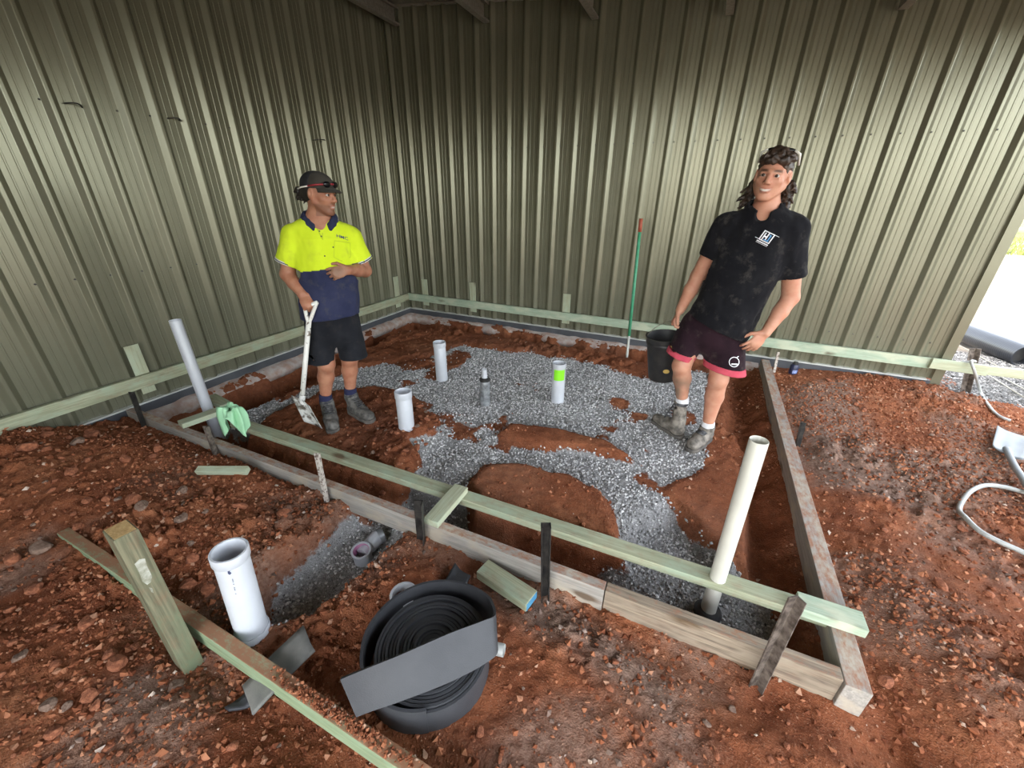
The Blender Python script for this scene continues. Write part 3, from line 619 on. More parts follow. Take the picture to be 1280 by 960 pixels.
pipe('drain_pipe', (1.73, -1.77, -0.12), (1.73, -1.775, 0.262), 0.055, 'white pipe in gravel farthest from the form boards', collar=[(0.44, 0.484, 0.004)])
eE, AE, axE = pipe('drain_pipe', (2.885, -1.735, -0.12), (2.88, -1.735, 0.245), 0.055, 'white pipe with a bright green sticker', collar=[(0.42, 0.466, 0.003)])
pipe('drain_pipe', (4.105, -3.218, -0.30), (4.09, -3.218, 0.70), 0.032, 'tall narrow cream pipe passing through the green rail', mat='pvc_cream', wall=0.003)
pipe('drain_pipe', (0.505, -3.17, -0.30), (0.50, -3.18, 0.672), 0.037, 'tall narrow white pipe by the side wall', wall=0.003)
# sticker on the pipe
MT['sticker'] = simple('green_sticker', (0.24, 0.72, 0.02), None, 0.5)
V = []; Fs = []; n = 14; cdir = math.atan2(CAM[1] + 1.735, CAM[0] - 2.88)
for i in range(n + 1):
    a = cdir - 0.75 + 1.75 * i / n
    for z in (0.105, 0.205): V.append((2.881 + 0.0562 * math.cos(a), -1.735 + 0.0562 * math.sin(a), z))
for i in range(n): Fs.append((2 * i, 2 * i + 2, 2 * i + 3, 2 * i + 1))
st = mesh('sticker', V, Fs, MT['sticker'], eE, True); st['label'] = 'bright green warning sticker'
# printing on the near pipe
MT['ink'] = simple('blue_ink', (0.05, 0.06, 0.12), None, 0.8)
# taped riser
rs = empty('water_riser', (2.345, -2.045, -0.12), 'thin riser wrapped in silver tape with a small white cap pipe', 'pipe')
lathe('white_stub', [(0.022, 0), (0.022, 0.11), (0.019, 0.11), (0.019, 0)], MT['pvc'], (2.345, -2.045, 0.10), (2.343, -2.05, 0.215), rs, 24)
lathe('tape_sleeve', [(0.001, 0), (0.042, 0), (0.044, 0.05), (0.039, 0.09), (0.042, 0.13), (0.040, 0.17), (0.044, 0.20), (0.042, 0.25), (0.034, 0.262), (0.001, 0.262)], MT['foil'], (2.345, -2.045, -0.13), (2.345, -2.045, 0.132), rs, 20)
lathe('black_band', [(0.030, 0), (0.044, 0), (0.044, 0.02), (0.03, 0.03)], MT['black'], (2.345, -2.045, 0.105), (2.345, -2.045, 0.14), rs, 20)
# foil-wrapped foot of the cream pipe
fb = empty('pipe_boot', (4.105, -3.218, -0.33), 'black rubber and silver taped boot around the foot of the cream pipe', 'pipe boot')
lathe('boot', [(0.0325, 0), (0.09, 0.0), (0.088, 0.05), (0.066, 0.075), (0.060, 0.10), (0.0325, 0.10)], MT['foil'], (4.106, -3.218, -0.34), (4.105, -3.218, -0.2), fb, 28)
lathe('rubber_band', [(0.0325, 0), (0.056, 0), (0.058, 0.035), (0.047, 0.05), (0.0325, 0.05)], MT['black'], (4.105, -3.218, -0.245), (4.104, -3.218, -0.19), fb, 28)
# fittings
def ring_fit(name, c, axis, r, L, label, pink=True):
    c = np.asarray(c, float); axis = np.asarray(axis, float); axis /= np.linalg.norm(axis); e = empty(name, c, label, 'pipe fitting')
    lathe('socket', [(r, 0), (r, L - 0.012), (r + 0.004, L - 0.012), (r + 0.004, L), (r - 0.006, L), (r - 0.006, 0)], MT['pvc'], c, c + axis * L, e, 36)
    if pink: lathe('primer_band', [(r - 0.0062, L * 0.3), (r - 0.0072, L * 0.3), (r - 0.0072, L * 0.96), (r - 0.0062, L * 0.96)], MT['pink'], c, c + axis * L, e, 36)
    return e
fc = onZ(452, 688, -0.20); ft = ring_fit('pipe_junction', (fc[0], fc[1], -0.265), (0.12, -0.14, 1), 0.046, 0.085, 'white pipe junction with a pink primed mouth in the gravel trench')
b2 = onZ(478, 664, -0.21)
lathe('branch', [(0.0, 0), (0.034, 0), (0.034, 0.05), (0.040, 0.05), (0.040, 0.12), (0.0, 0.12)], MT['pvc'], (fc[0], fc[1], -0.225), (b2[0], b2[1], -0.215), ft, 28)
lathe('rubber_cap', [(0.0, 0), (0.042, 0.0), (0.042, 0.03), (0.0, 0.03)], MT['foil'], (fc[0] + (b2[0] - fc[0]) * 0.75, fc[1] + (b2[1] - fc[1]) * 0.75, -0.217), (b2[0] + 0.03, b2[1] + 0.02, -0.215), ft, 28)
rc_ = onZ(506, 748, -0.06); ring_fit('pipe_socket', (rc_[0], rc_[1], -0.11), (0.0, -0.05, 1), 0.052, 0.085, 'white pipe socket half hidden behind the foam roll', pink=False)
q1 = onZ(628, 814, -0.05); pipe('grey_pipe_stub', (q1[0] - 0.14, q1[1] - 0.02, -0.062), (q1[0] + 0.005, q1[1] + 0.005, -0.05), 0.022, 'short grey pipe stub poking out from under the foam roll', mat='grey_pvc', down=0.0, wall=0.003)

# ================================================================== FOAM ROLL
RC = np.array([3.155, -3.985]); RZ0 = gz(3.155, -3.985) - 0.005; RZ1 = RZ0 + 0.135
roll = empty('foam_roll', (RC[0], RC[1], RZ0), 'coiled charcoal foam strip with its loose end flopped across the top', 'foam roll')
def ribbon(name, lo, hi, th, mat, parent):
    """closed strip between the edge curves lo and hi, th thick"""
    lo = np.array(lo); hi = np.array(hi); n = len(lo); tg = np.gradient((lo + hi) / 2, axis=0); wv = hi - lo
    nm = np.cross(tg, wv); nm /= np.linalg.norm(nm, axis=1, keepdims=True) + 1e-9
    V = np.concatenate([lo - nm * th / 2, hi - nm * th / 2, hi + nm * th / 2, lo + nm * th / 2]); Fs = []
    for i in range(n - 1):
        for a, b in ((0, 1), (1, 2), (2, 3), (3, 0)): Fs.append((a * n + i, a * n + i + 1, b * n + i + 1, b * n + i))
    Fs += [(0, n, 2 * n, 3 * n), (n - 1, 4 * n - 1, 3 * n - 1, 2 * n - 1)]
    o = mesh(name, V, Fs, mat, parent, True)
    try: o.data.set_sharp_from_angle(angle=math.radians(40))
    except Exception: pass
    return o
turns = 15.0; N = int(turns * 44); lo = []; hi = []
for i in range(N + 1):
    t = i / N; th = math.radians(-60) + 2 * math.pi * turns * (1 - t); rr = 0.018 + 0.185 * t
    zt = RZ1 - 0.012 * t + 0.0015 * math.sin(th * 3 + t * 20) - 0.010 * (1 - t) + 0.004 * math.sin(t * turns * 2.4)
    x, y_ = RC[0] + rr * math.cos(th), RC[1] + rr * math.sin(th); lo.append((x, y_, RZ0 + 0.004)); hi.append((x, y_, zt))
ribbon('coil', lo, hi, 0.0090, MT['foam'], roll)
lo = []; hi = []
for i in range(0, 50):
    t = i / 49; a = -60 - 272 * t; th = math.radians(a); rr = 0.2045 + 0.038 * min(1, t * 2.6)
    lift = 0.06 * max(0, (t - 0.72) / 0.28) ** 1.6
    x, y_ = RC[0] + rr * math.cos(th), RC[1] + rr * math.sin(th)
    lo.append((x, y_, RZ0 + 0.002 + lift)); hi.append((x + 0.012 * t * math.cos(th), y_ + 0.012 * t * math.sin(th), RZ1 + 0.012 * t + lift))
H1 = [onZ(u, v, z) for u, v, z in ((618, 768, 0.105), (600, 777, 0.135), (560, 792, 0.155), (500, 818, 0.165), (460, 834, 0.155), (426, 848, 0.13))]
L1 = [onZ(u, v, z) for u, v, z in ((621, 812, 0.035), (606, 829, 0.045), (560, 853, 0.055), (500, 876, 0.058), (470, 886, 0.045), (446, 895, 0.02))]
lo = lo[:44]; hi = hi[:44]
lo_c = spline([lo[-6], lo[-3], lo[-1]] + L1, 6)[12:]; hi_c = spline([hi[-6], hi[-3], hi[-1]] + H1, 6)[12:]
ribbon('loose_end', list(lo) + list(lo_c[1:]), list(hi) + list(hi_c[1:]), 0.010, MT['foam'], roll)
# torn foam pieces
def foam_piece(pts, label, th=0.009, mat='foam_grey', curl=0.02):
    """torn strip from corner points around the outline (x,y,z)"""
    P = [Vector([float(c) for c in q]) for q in pts]; bm = bmesh.new(); vs_ = [bm.verts.new(q) for q in P]; f = bm.faces.new(vs_)
    bmesh.ops.triangulate(bm, faces=[f]); bmesh.ops.subdivide_edges(bm, edges=list(bm.edges), cuts=2, use_grid_fill=True)
    o = from_bm('foam_offcut', bm, MT[mat], None, True); s = o.modifiers.new('thickness', 'SOLIDIFY'); s.thickness = th; s.offset = 1
    return tag(o, label, 'foam piece')
def gp(u, v, h, z=-0.08):
    q = onZ(u, v, z); q[2] = gz(q[0], q[1]) + h; return q
foam_piece([gp(383, 794, 0.035), gp(391, 815, 0.05), gp(397, 823, 0.045), gp(350, 862, 0.05), gp(314, 891, 0.035), gp(311, 880, 0.04), gp(300, 852, 0.02), gp(345, 822, 0.03)], 'dusty grey torn foam strip lying under the near rail')
foam_piece([gp(311, 856, 0.02), gp(318, 872, 0.03), gp(306, 877, 0.02), gp(283, 881, 0.012), gp(277, 877, 0.012), gp(290, 868, 0.014)], 'small dark curled foam scrap beside the torn strip', mat='foam')
foam_piece([gp(569, 706, 0.05), gp(575, 712, 0.055), gp(581, 716, 0.05), gp(588, 719, 0.05), gp(576, 745, 0.03), gp(548, 742, 0.03)], 'dark grey torn foam piece standing behind the roll', mat='foam')

# ================================================================== SMALL THINGS
# green star stake leaning by the wall
gs = empty('garden_stake', (3.255, -0.42, -0.36), 'tall green painted rod with a red tip stuck in the back trench', 'stake')
MT['green_paint'] = simple('green_paint', (0.05, 0.30, 0.15), (0.09, 0.38, 0.22), 0.45, 20)
MT['red_paint'] = simple('red_paint', (0.40, 0.09, 0.05), None, 0.5)
MT['bare'] = simple('bare_metal', (0.45, 0.46, 0.42), None, 0.5)
zb = gz(3.255, -0.40); tb = onP((3.25, -0.40, 0), 783, 452); tt = onP((3.25, -0.40, 0), 801, 276)
dv = (tt - tb) / np.linalg.norm(tt - tb)
tube('rod', [tb + dv * 0.30, tt - dv * 0.10], 0.0155, MT['green_paint'], gs, 12); tube('red_tip', [tt - dv * 0.10, tt + dv * 0.02], 0.018, MT['red_paint'], gs, 12); tube('bare_end', [tb - dv * 0.20, tb + dv * 0.30], 0.013, MT['bare'], gs, 12)
# spray can
cx, cy = 4.83, -0.215; cz = gz(cx, cy) - 0.003
cn = empty('spray_can', (cx, cy, cz), 'small dark blue can standing by the foot of the back wall', 'can')
MT['can_blue'] = simple('dark_can', (0.012, 0.016, 0.05), (0.02, 0.025, 0.07), 0.35, 10); MT['can_label'] = simple('can_label', (0.35, 0.42, 0.62), (0.10, 0.13, 0.35), 0.4, 90)
lathe('body', [(0.001, 0), (0.036, 0), (0.037, 0.004), (0.037, 0.085), (0.030, 0.10), (0.001, 0.10)], MT['can_blue'], (cx, cy, cz), (cx, cy, cz + 0.1), cn, 28)
lathe('cap', [(0.001, 0), (0.022, 0), (0.022, 0.022), (0.018, 0.026), (0.001, 0.026)], MT['black'], (cx, cy, cz + 0.1), (cx, cy, cz + 0.13), cn, 24)
V = []; Fs = []
for i in range(9):
    a = -1.9 + 1.1 * i / 8
    for z in (0.015, 0.05): V.append((cx + 0.0376 * math.cos(a), cy + 0.0376 * math.sin(a), cz + z))
for i in range(8): Fs.append((2 * i, 2 * i + 2, 2 * i + 3, 2 * i + 1))
mesh('label_band', V, Fs, MT['can_label'], cn, True)
# conduits on the right
def over(u, v, h, z=-0.08):
    for _ in range(4): q = onZ(u, v, z); z = gz(q[0], q[1]) + h
    q[2] = z; return q
c1 = [onY(1196, 446, -0.10), onY(1206, 446.5, -0.125), onY(1215, 456, -0.13)]
c1 = [(6.05, -0.075, 0.212), (6.12, -0.095, 0.232), onY(1214, 452, -0.135), onY(1219, 467, -0.16)] + [over(u, v, 0.012) for u, v in ((1226, 490), (1236, 507), (1248, 518), (1263, 526))]
tag(tube('grey_conduit', spline(c1, 8), 0.0105, MT['grey_pvc'], seg=12), 'grey flexible conduit draped over the pale batten onto the soil', 'conduit')
c2 = [over(u, v, 0.030) for u, v in ((1320, 622), (1280, 613), (1255, 607), (1230, 607), (1211, 616), (1202, 631), (1208, 648), (1225, 664), (1250, 677), (1280, 691), (1330, 712))]
tag(tube('grey_conduit', spline(c2, 8), 0.0125, MT['grey_pvc'], seg=12), 'grey flexible conduit looped on the open red soil', 'conduit')
# long handled plastic scoop on the right
MT['scoop'] = simple('pale_grey_plastic', (0.22, 0.24, 0.255), (0.27, 0.29, 0.305), 0.45, 8)
sv = empty('plastic_shovel', over(1265, 565, 0.03), 'pale grey plastic shovel lying on the red soil beside the looped conduit', 'shovel')
cs = [over(1246, 534, 0.05), over(1290, 549, 0.05), over(1275, 580, 0.045), over(1238, 562, 0.035)]
gn = 10; V = []; Fs = []
for i in range(gn + 1):
    for j in range(gn + 1):
        s, t = i / gn, j / gn; q = cs[0] * (1 - s) * (1 - t) + cs[1] * s * (1 - t) + cs[2] * s * t + cs[3] * (1 - s) * t
        q = q + np.array([0, 0, 0.016 * (abs(2 * s - 1) ** 3) + 0.02 * t ** 4 + 0.012 * math.exp(-((s - 0.5) / 0.10) ** 2) * t]); V.append(q)
for i in range(gn):
    for j in range(gn): k = i * (gn + 1) + j; Fs.append((k, k + 1, k + gn + 2, k + gn + 1))
bl = mesh('blade', np.array(V), Fs, MT['scoop'], sv, True); s_ = bl.modifiers.new('thickness', 'SOLIDIFY'); s_.thickness = 0.006
tube('shaft', spline([over(1258, 560, 0.065), over(1268, 582, 0.06), over(1285, 612, 0.05), over(1330, 690, 0.04)], 6), 0.018, MT['scoop'], sv, 14)
# big black corrugated roll lying outside
br0 = onZ(1200, 424, 0.03); br1 = onZ(1300, 446, 0.03)
br0 = np.array([6.55, 1.75, 0.0]); 
A_ = onZ(1205, 432, -0.10); B_ = onZ(1262, 456, -0.10)
Rr = 0.115; n2 = B_ - A_; n2 /= np.linalg.norm(n2); pr = np.array([-n2[1], n2[0], 0]); 
if pr @ (A_ - CAM) < 0: pr = -pr
A_ = A_ + pr * Rr * 0.8 - n2 * 0.6; B_ = B_ + pr * Rr * 0.8
bp = empty('black_pipe_roll', ((A_ + B_) / 2), 'thick black plastic pipe lying on the sunlit gravel outside', 'pipe')
Lr = float(np.linalg.norm(B_ - A_)); prof = []
k = 0.0
while k < Lr - 0.02: prof += [(Rr, k), (Rr, k + 0.012), (Rr - 0.0005, k + 0.016), (Rr - 0.0005, k + 0.020)]; k += 0.024
prof += [(Rr, Lr), (Rr - 0.01, Lr), (Rr - 0.01, Lr - 0.2), (Rr - 0.01, 0.0)]
for q in (A_, B_): q[2] = -0.11 + Rr
lathe('tube', prof, simple('black_poly', (0.015, 0.018, 0.024), None, 0.28), A_, B_, bp, 40)
lathe('end_plug', [(0.001, 0), (Rr - 0.01, 0), (Rr - 0.01, 0.01), (0.001, 0.01)], MT['black'], B_ - n2 * 0.12, B_, bp, 40)
# steel rods lying in the gravel outside
for k, (a, b, lb) in enumerate((((1196, 430), (1255, 462), 'thin steel rod on the gravel alongside the black pipe'), ((1225, 462), (1285, 500), 'thin steel rod on the gravel below the pale batten'), ((1250, 470), (1300, 497), 'thin steel rod half buried where gravel meets red soil'))):
    qa, qb = onZ(*a, -0.085), onZ(*b, -0.085); tag(tube('steel_rod', [qa, qb], 0.006, MT['galv'], seg=8), lb, 'rod')
# tie wires poking from the side wall
for (u0, v0, u1, v1, lb) in ((80, 129, 100, 131, 'bent tie wire poking from the bright sheen of the side wall'), (209, 148, 225, 149, 'thin tie wire in the middle of the side wall'), (391, 175, 406, 175, 'thin tie wire on the side wall above the man in yellow')):
    a = onX(u0, v0, 0.012); b = onX(u1, v1, 0.03); m = (a + b) / 2 + np.array([0.03, 0, 0.004]); tag(tube('tie_wire', spline([a, m, b, b + np.array([-0.03, 0.02, -0.01])], 4), 0.004, MT['steel_dark'], seg=6), lb, 'wire')
# green cloth hanging over rail end and stake
def cloth():
    M = simple('mint_cloth', (0.30, 0.58, 0.34), (0.38, 0.66, 0.42), 0.9, 9)
    n, m_ = 72, 16; V = []; Fs = []; c = onP((1.14, -3.46, 0), 287, 511)
    for i in range(n):
        th = 2 * math.pi * i / n; ln = 0.115 + 0.05 * math.sin(th * 2 + 0.6) + 0.03 * math.sin(th * 3 + 2.0)
        for j in range(m_ + 1):
            t = j / m_; fold = math.sin(6 * th + 1.5 * math.sin(th * 2) + 2.2 * t); rr = 0.012 + 0.068 * min(1, t * 1.9) ** 0.6 + 0.020 * fold * min(1, t * 2) + 0.008 * math.sin(13 * th + 4 * t)
            z = 0.012 * math.sin(th * 3 + 5 * t) + (0.02 * math.sin(t * 6) if t < 0.5 else 0) - (0.018 * t if t < 0.35 else 0.018 * 0.35 + (t - 0.35) / 0.65 * ln)
            V.append((c[0] + rr * math.cos(th), c[1] + 0.75 * rr * math.sin(th), c[2] + z))
    for i in range(n):
        for j in range(m_): k = i * (m_ + 1) + j; k2 = ((i + 1) % n) * (m_ + 1) + j; Fs.append((k, k + 1, k2 + 1, k2))
    o = mesh('rag', V, Fs, M, None, True); s = o.modifiers.new('thickness', 'SOLIDIFY'); s.thickness = 0.003
    tag(o, 'crumpled mint green cloth hung over the stake and rail end', 'cloth')
cloth()
# dirt clods
clod_me = []
for k in range(9):
    bm = bmesh.new(); bmesh.ops.create_icosphere(bm, subdivisions=2, radius=1.0); r2 = random.Random(k)
    pl = [(Vector((r2.gauss(0, 1), r2.gauss(0, 1), r2.gauss(0, 1))).normalized(), r2.uniform(0.55, 0.85)) for _ in range(9)]
    for v in bm.verts:
        for nn, dd in pl:
            e = v.co.dot(nn) - dd
            if e > 0: v.co -= nn * e
        v.co += Vector((r2.uniform(-1, 1), r2.uniform(-1, 1), r2.uniform(-1, 1))) * 0.035; v.co.z *= 0.7
    me = bpy.data.meshes.new('dirt_clod'); bm.to_mesh(me); bm.free(); clod_me.append(me)
MT['clod'] = simple('clod_soil', (0.17, 0.052, 0.023), (0.33, 0.12, 0.058), 0.95, 3, 0.7, 9)
MT['clod_grey'] = simple('clod_dusty', (0.13, 0.075, 0.05), (0.24, 0.16, 0.12), 0.95, 3, 0.7, 9)
for k, me in enumerate(clod_me): me.materials.append(MT['clod_grey'] if k == 8 else MT['clod'])
def clods(n, poly, z, smin, smax, label, group, seed):
    r2 = random.Random(seed); P = pz(poly, z); lo_, hi_ = P.min(0), P.max(0); c = 0; placed = []
    for _ in range(n * 60):
        x, y_ = r2.uniform(lo_[0], hi_[0]), r2.uniform(lo_[1], hi_[1])
        if sdpoly(np.array([x]), np.array([y_]), P)[0] > 0: continue
        s = smin + (smax - smin) * r2.random() ** 2.2
        if any((x - a) ** 2 + (y_ - b) ** 2 < (1.1 * (s + t)) ** 2 for a, b, t in placed): continue
        ci = r2.randrange(9); o = bpy.data.objects.new('dirt_clod', clod_me[ci]); COL.objects.link(o); zz = gz(x, y_)
        o.location = (x, y_, zz + s * 0.30); o.rotation_euler = (r2.uniform(-0.35, 0.35), r2.uniform(-0.35, 0.35), r2.uniform(0, 6.28)); o.scale = (s * r2.uniform(0.8, 1.4), s, s * r2.uniform(0.7, 1.1))
        big = s > smin + 0.45 * (smax - smin); lb = label.replace('red dirt', 'dusty grey') if ci == 8 else label; lb = ('big ' + lb.replace('small ', '')) if big else lb; tag(o, lb, 'dirt clod', group); placed.append((x, y_, s)); c += 1
        if c >= n: break
clods(85, [(0, 600), (60, 545), (200, 545), (300, 600), (360, 640), (300, 700), (250, 760), (170, 640), (60, 680), (0, 760)], 0.0, 0.010, 0.045, 'broken red dirt clod on the spoil heap between side wall and front form', 'dirt clods on the spoil heap', 1)
clods(45, [(0, 760), (60, 690), (200, 800), (330, 900), (400, 955), (0, 955)], -0.08, 0.008, 0.034, 'red dirt clod on the trampled ground in front of the near rail', 'dirt clods before the near rail', 2)
clods(55, [(452, 560), (490, 512), (530, 503), (558, 528), (530, 560), (526, 590), (500, 606), (458, 592)], -0.05, 0.012, 0.034, 'red dirt clod in the loose pile around the white pipe', 'dirt clods round the white pipe', 3)
clods(75, [(980, 470), (1180, 480), (1275, 620), (1275, 950), (1130, 950), (1090, 700), (1020, 560)], -0.08, 0.008, 0.030, 'red dirt clod on the loose ground outside the wide side form', 'dirt clods outside the side form', 4)
clods(30, [(640, 780), (760, 790), (1000, 900), (1080, 950), (560, 955), (620, 880)], -0.09, 0.006, 0.018, 'small red dirt clod on the ground between foam roll and front corner', 'dirt clods by the front corner', 5)

# soil spilt on the near rail
r = np.random.RandomState(21); n = 900; t = r.rand(n); px_ = 2.70 + 0.62 * t; keep = r.rand(n) < np.exp(-((px_ - 3.0) / 0.22) ** 2); px_ = px_[keep]; n = len(px_)
py_ = -4.262 - 0.0098 * (px_ - 1.215) + 0.018 * (2 * r.rand(n) - 1)
tag(stones('spilt_soil', np.stack([px_, py_, 0.003 + 0.006 * r.rand(n)], -1), 0.003 + 0.006 * r.rand(n) ** 2, MT['crumb'], 0.8, 22), 'red soil crumbs spilt along the top of the near rail', 'soil', kind='stuff')

# ================================================================== PEOPLE
class Field:
    """signed distance field on a grid, meshed with surface nets"""
    def __init__(s, lo, hi, h):
        s.lo = np.asarray(lo, np.float32); s.h = h; s.n = np.ceil((np.asarray(hi) - s.lo) / h).astype(int) + 1
        s.D = np.full(s.n, 1.0, np.float32)
    def box(s, lo, hi):
        a = np.clip(np.floor((np.asarray(lo) - s.lo) / s.h).astype(int), 0, s.n - 1); b = np.clip(np.ceil((np.asarray(hi) - s.lo) / s.h).astype(int) + 1, 1, s.n)
        if np.any(b <= a): return None
        sl = tuple(slice(i, j) for i, j in zip(a, b))
        g = [(s.lo[k] + s.h * np.arange(a[k], b[k])).astype(np.float32) for k in range(3)]
        X, Y, Z = np.meshgrid(*g, indexing='ij', sparse=False); return sl, X, Y, Z
    def put(s, lo, hi, fn, k, op='u'):
        m = k + 3 * s.h; r = s.box(np.asarray(lo) - m, np.asarray(hi) + m)
        if r is None: return s
        sl, X, Y, Z = r; d = fn(X, Y, Z).astype(np.float32); D = s.D[sl]
        if op == 'u':
            t = np.maximum(k - np.abs(D - d), 0) / max(k, 1e-6); s.D[sl] = np.minimum(D, d) - t * t * k * 0.25
        else:
            d = -d; t = np.maximum(k - np.abs(D - d), 0) / max(k, 1e-6); s.D[sl] = np.maximum(D, d) + t * t * k * 0.25
        return s
    def cap(s, a, b, ra, rb, k=0.015, flat=None, f=1.0, op='u', ends=True):
        """round cone a->b; flat = direction in which the section is scaled by f; ends=False cuts it square"""
        a = np.asarray(a, float); b = np.asarray(b, float); ab = b - a; L2 = ab @ ab + 1e-12; R = max(ra, rb) * max(1, f)
        def fn(X, Y, Z):
            px, py, pz_ = X - a[0], Y - a[1], Z - a[2]; tt = (px * ab[0] + py * ab[1] + pz_ * ab[2]) / L2; t = np.clip(tt, 0, 1)
            qx, qy, qz = px - t * ab[0], py - t * ab[1], pz_ - t * ab[2]
            if flat is not None:
                c = (qx * flat[0] + qy * flat[1] + qz * flat[2]) * (1 / f - 1); qx = qx + c * flat[0]; qy = qy + c * flat[1]; qz = qz + c * flat[2]
            d = np.sqrt(qx * qx + qy * qy + qz * qz) - (ra + (rb - ra) * t)
            if flat is not None and f < 1: d = d * (0.5 + 0.5 * f)
            if not ends: d = np.maximum(d, np.maximum(-tt, tt - 1) * math.sqrt(L2))
            return d
        return s.put(np.minimum(a, b) - R, np.maximum(a, b) + R, fn, k, op)
    def ell(s, c, r, axes=None, k=0.015, op='u'):
        c = np.asarray(c, float); r = np.asarray(r, float); A = np.eye(3) if axes is None else np.asarray(axes, float); R = r.max()
        def fn(X, Y, Z):
            p = [X - c[0], Y - c[1], Z - c[2]]; q = [(p[0] * A[i][0] + p[1] * A[i][1] + p[2] * A[i][2]) for i in range(3)]
            k0 = np.sqrt(sum((q[i] / r[i]) ** 2 for i in range(3))); k1 = np.sqrt(sum((q[i] / r[i] ** 2) ** 2 for i in range(3))) + 1e-9
            return k0 * (k0 - 1) / k1
        return s.put(c - R, c + R, fn, k, op)
    def cut(s, p, n):
        """remove everything on the side n points to"""
        p = np.asarray(p, float); n = np.asarray(n, float); n = n / np.linalg.norm(n)
        g = [s.lo[k] + s.h * np.arange(s.n[k]) for k in range(3)]
        d = ((g[0] - p[0]) * n[0])[:, None, None] + ((g[1] - p[1]) * n[1])[None, :, None] + ((g[2] - p[2]) * n[2])[None, None, :]
        s.D = np.maximum(s.D, d.astype(np.float32)); return s
    def noise(s, amp, fr, seed=0.0, thr=0.06):
        I = np.where(np.abs(s.D) < thr); P = [s.lo[k] + s.h * I[k] for k in range(3)]
        fr = fr if isinstance(fr, (tuple, list)) else (fr,) * 3
        s.D[I] += amp * fbm(P[0] * fr[0] + seed, P[1] * fr[1] + seed, P[2] * fr[2], 2); return s
    def mesh(s):
        D = s.D; S = D < 0; n = s.n; cell = np.zeros(n - 1, np.int8)
        for i in (0, 1):
            for j in (0, 1):
                for k in (0, 1): cell += S[i:n[0] - 1 + i, j:n[1] - 1 + j, k:n[2] - 1 + k]
        I = np.argwhere((cell > 0) & (cell < 8)); m = len(I); acc = np.zeros((m, 3)); cnt = np.zeros(m)
        C = [(0, 0, 0), (1, 0, 0), (0, 1, 0), (1, 1, 0), (0, 0, 1), (1, 0, 1), (0, 1, 1), (1, 1, 1)]
        val = [D[I[:, 0] + c[0], I[:, 1] + c[1], I[:, 2] + c[2]].astype(float) for c in C]
        for a in range(8):
            for b in range(a + 1, 8):
                df = np.abs(np.array(C[a]) - np.array(C[b]))
                if df.sum() != 1: continue
                va, vb = val[a], val[b]; x = (va < 0) != (vb < 0); t = np.where(x, va / np.where(x, va - vb, 1), 0)
                pa = np.array(C[a], float); pb = np.array(C[b], float)
                acc[x] += pa + t[x, None] * (pb - pa); cnt[x] += 1
        V = s.lo + s.h * (I + acc / cnt[:, None]); ID = np.full(n - 1, -1, np.int64); ID[tuple(I.T)] = np.arange(m); Fs = []
        for ax in range(3):
            o1, o2 = (ax + 1) % 3, (ax + 2) % 3; sl0 = [slice(None)] * 3; sl1 = [slice(None)] * 3; sl0[ax] = slice(0, n[ax] - 1); sl1[ax] = slice(1, n[ax])
            A, B = S[tuple(sl0)], S[tuple(sl1)]; E = np.argwhere(A != B); E = E[(E[:, o1] > 0) & (E[:, o2] > 0) & (E[:, o1] < n[o1] - 1) & (E[:, o2] < n[o2] - 1)]
            d1 = np.zeros(3, int); d1[o1] = 1; d2 = np.zeros(3, int); d2[o2] = 1
            q = np.stack([ID[tuple((E - d1 - d2).T)], ID[tuple((E - d2).T)], ID[tuple(E.T)], ID[tuple((E - d1).T)]], 1)
            inside = A[tuple(E.T)]; q[~inside] = q[~inside][:, ::-1]; Fs.append(q)
        Fs = np.concatenate(Fs); return V, Fs[(Fs >= 0).all(1)]
def skin_mat(name, base, ruddy):
    M = Mat(name); v = M.coord(); n = M.noise(v, 22, 4)
    c = M.mix(M.ramp(n, [(0.35, (0,) * 3), (0.65, (1,) * 3)]), base, ruddy)
    c = M.mix(M.attr('lips'), c, (0.30, 0.085, 0.065)); c = M.mix(M.attr('dark'), c, (0.035, 0.022, 0.015)); c = M.mix(M.attr('dirt'), c, (0.19, 0.135, 0.095))
    c = M.mix(M.attr('teeth'), c, (0.75, 0.72, 0.66))
    M.set(**{'Base Color': c, 'Roughness': 0.5, 'Subsurface Weight': 0.08, 'Subsurface Scale': 0.01, 'Specular IOR Level': 0.35}); M.bump(M.noise(v, 300, 2), 0.08, 0.002); return M.m
def fabric(name, c1, c2, dust=None, dustamt=0.5, split=None, weave=900):
    M = Mat(name); v = M.coord(); n = M.noise(v, 9, 4)
    c = M.ramp(n, [(0.35, c1), (0.65, c2)])
    if split: c = M.mix(M.attr('split'), c, M.ramp(n, [(0.35, split[0]), (0.65, split[1])]))
    if dust: c = M.mix(M.ramp(M.noise(v, 13, 6, 0.7), [(0.53, (0,) * 3), (0.75, (dustamt,) * 3)]), c, dust)
    c = M.mix(M.attr('trim'), c, M.rgb if False else (0.36, 0.03, 0.06)) if name.endswith('shorts_pink') else c
    M.set(**{'Base Color': c, 'Roughness': 0.9, 'Specular IOR Level': 0.10, 'Sheen Weight': 0.04}); M.bump(M.noise(v, weave, 2), 0.15, 0.001); return M.m

def unit(v): v = np.asarray(v, float); return v / np.linalg.norm(v)
class Person:
    def __init__(s, P, label):
        s.P = np.asarray(P, float); s.n = unit([CAM[0] - P[0], CAM[1] - P[1], 0]); s.side = np.array([-s.n[1], s.n[0], 0.0])   # side = picture right
        if s.side @ RGT < 0: s.side = -s.side
        s.root = empty('person', P, label, 'person')
    def j(s, u, v, dd=0.0): return onP(s.P, u, v, dd)
    def obj(s, name, fld, mat, parent=None):
        V, Fq = fld.mesh(); o = fast_mesh(name, V, Fq, mat, parent or s.root); return o, V

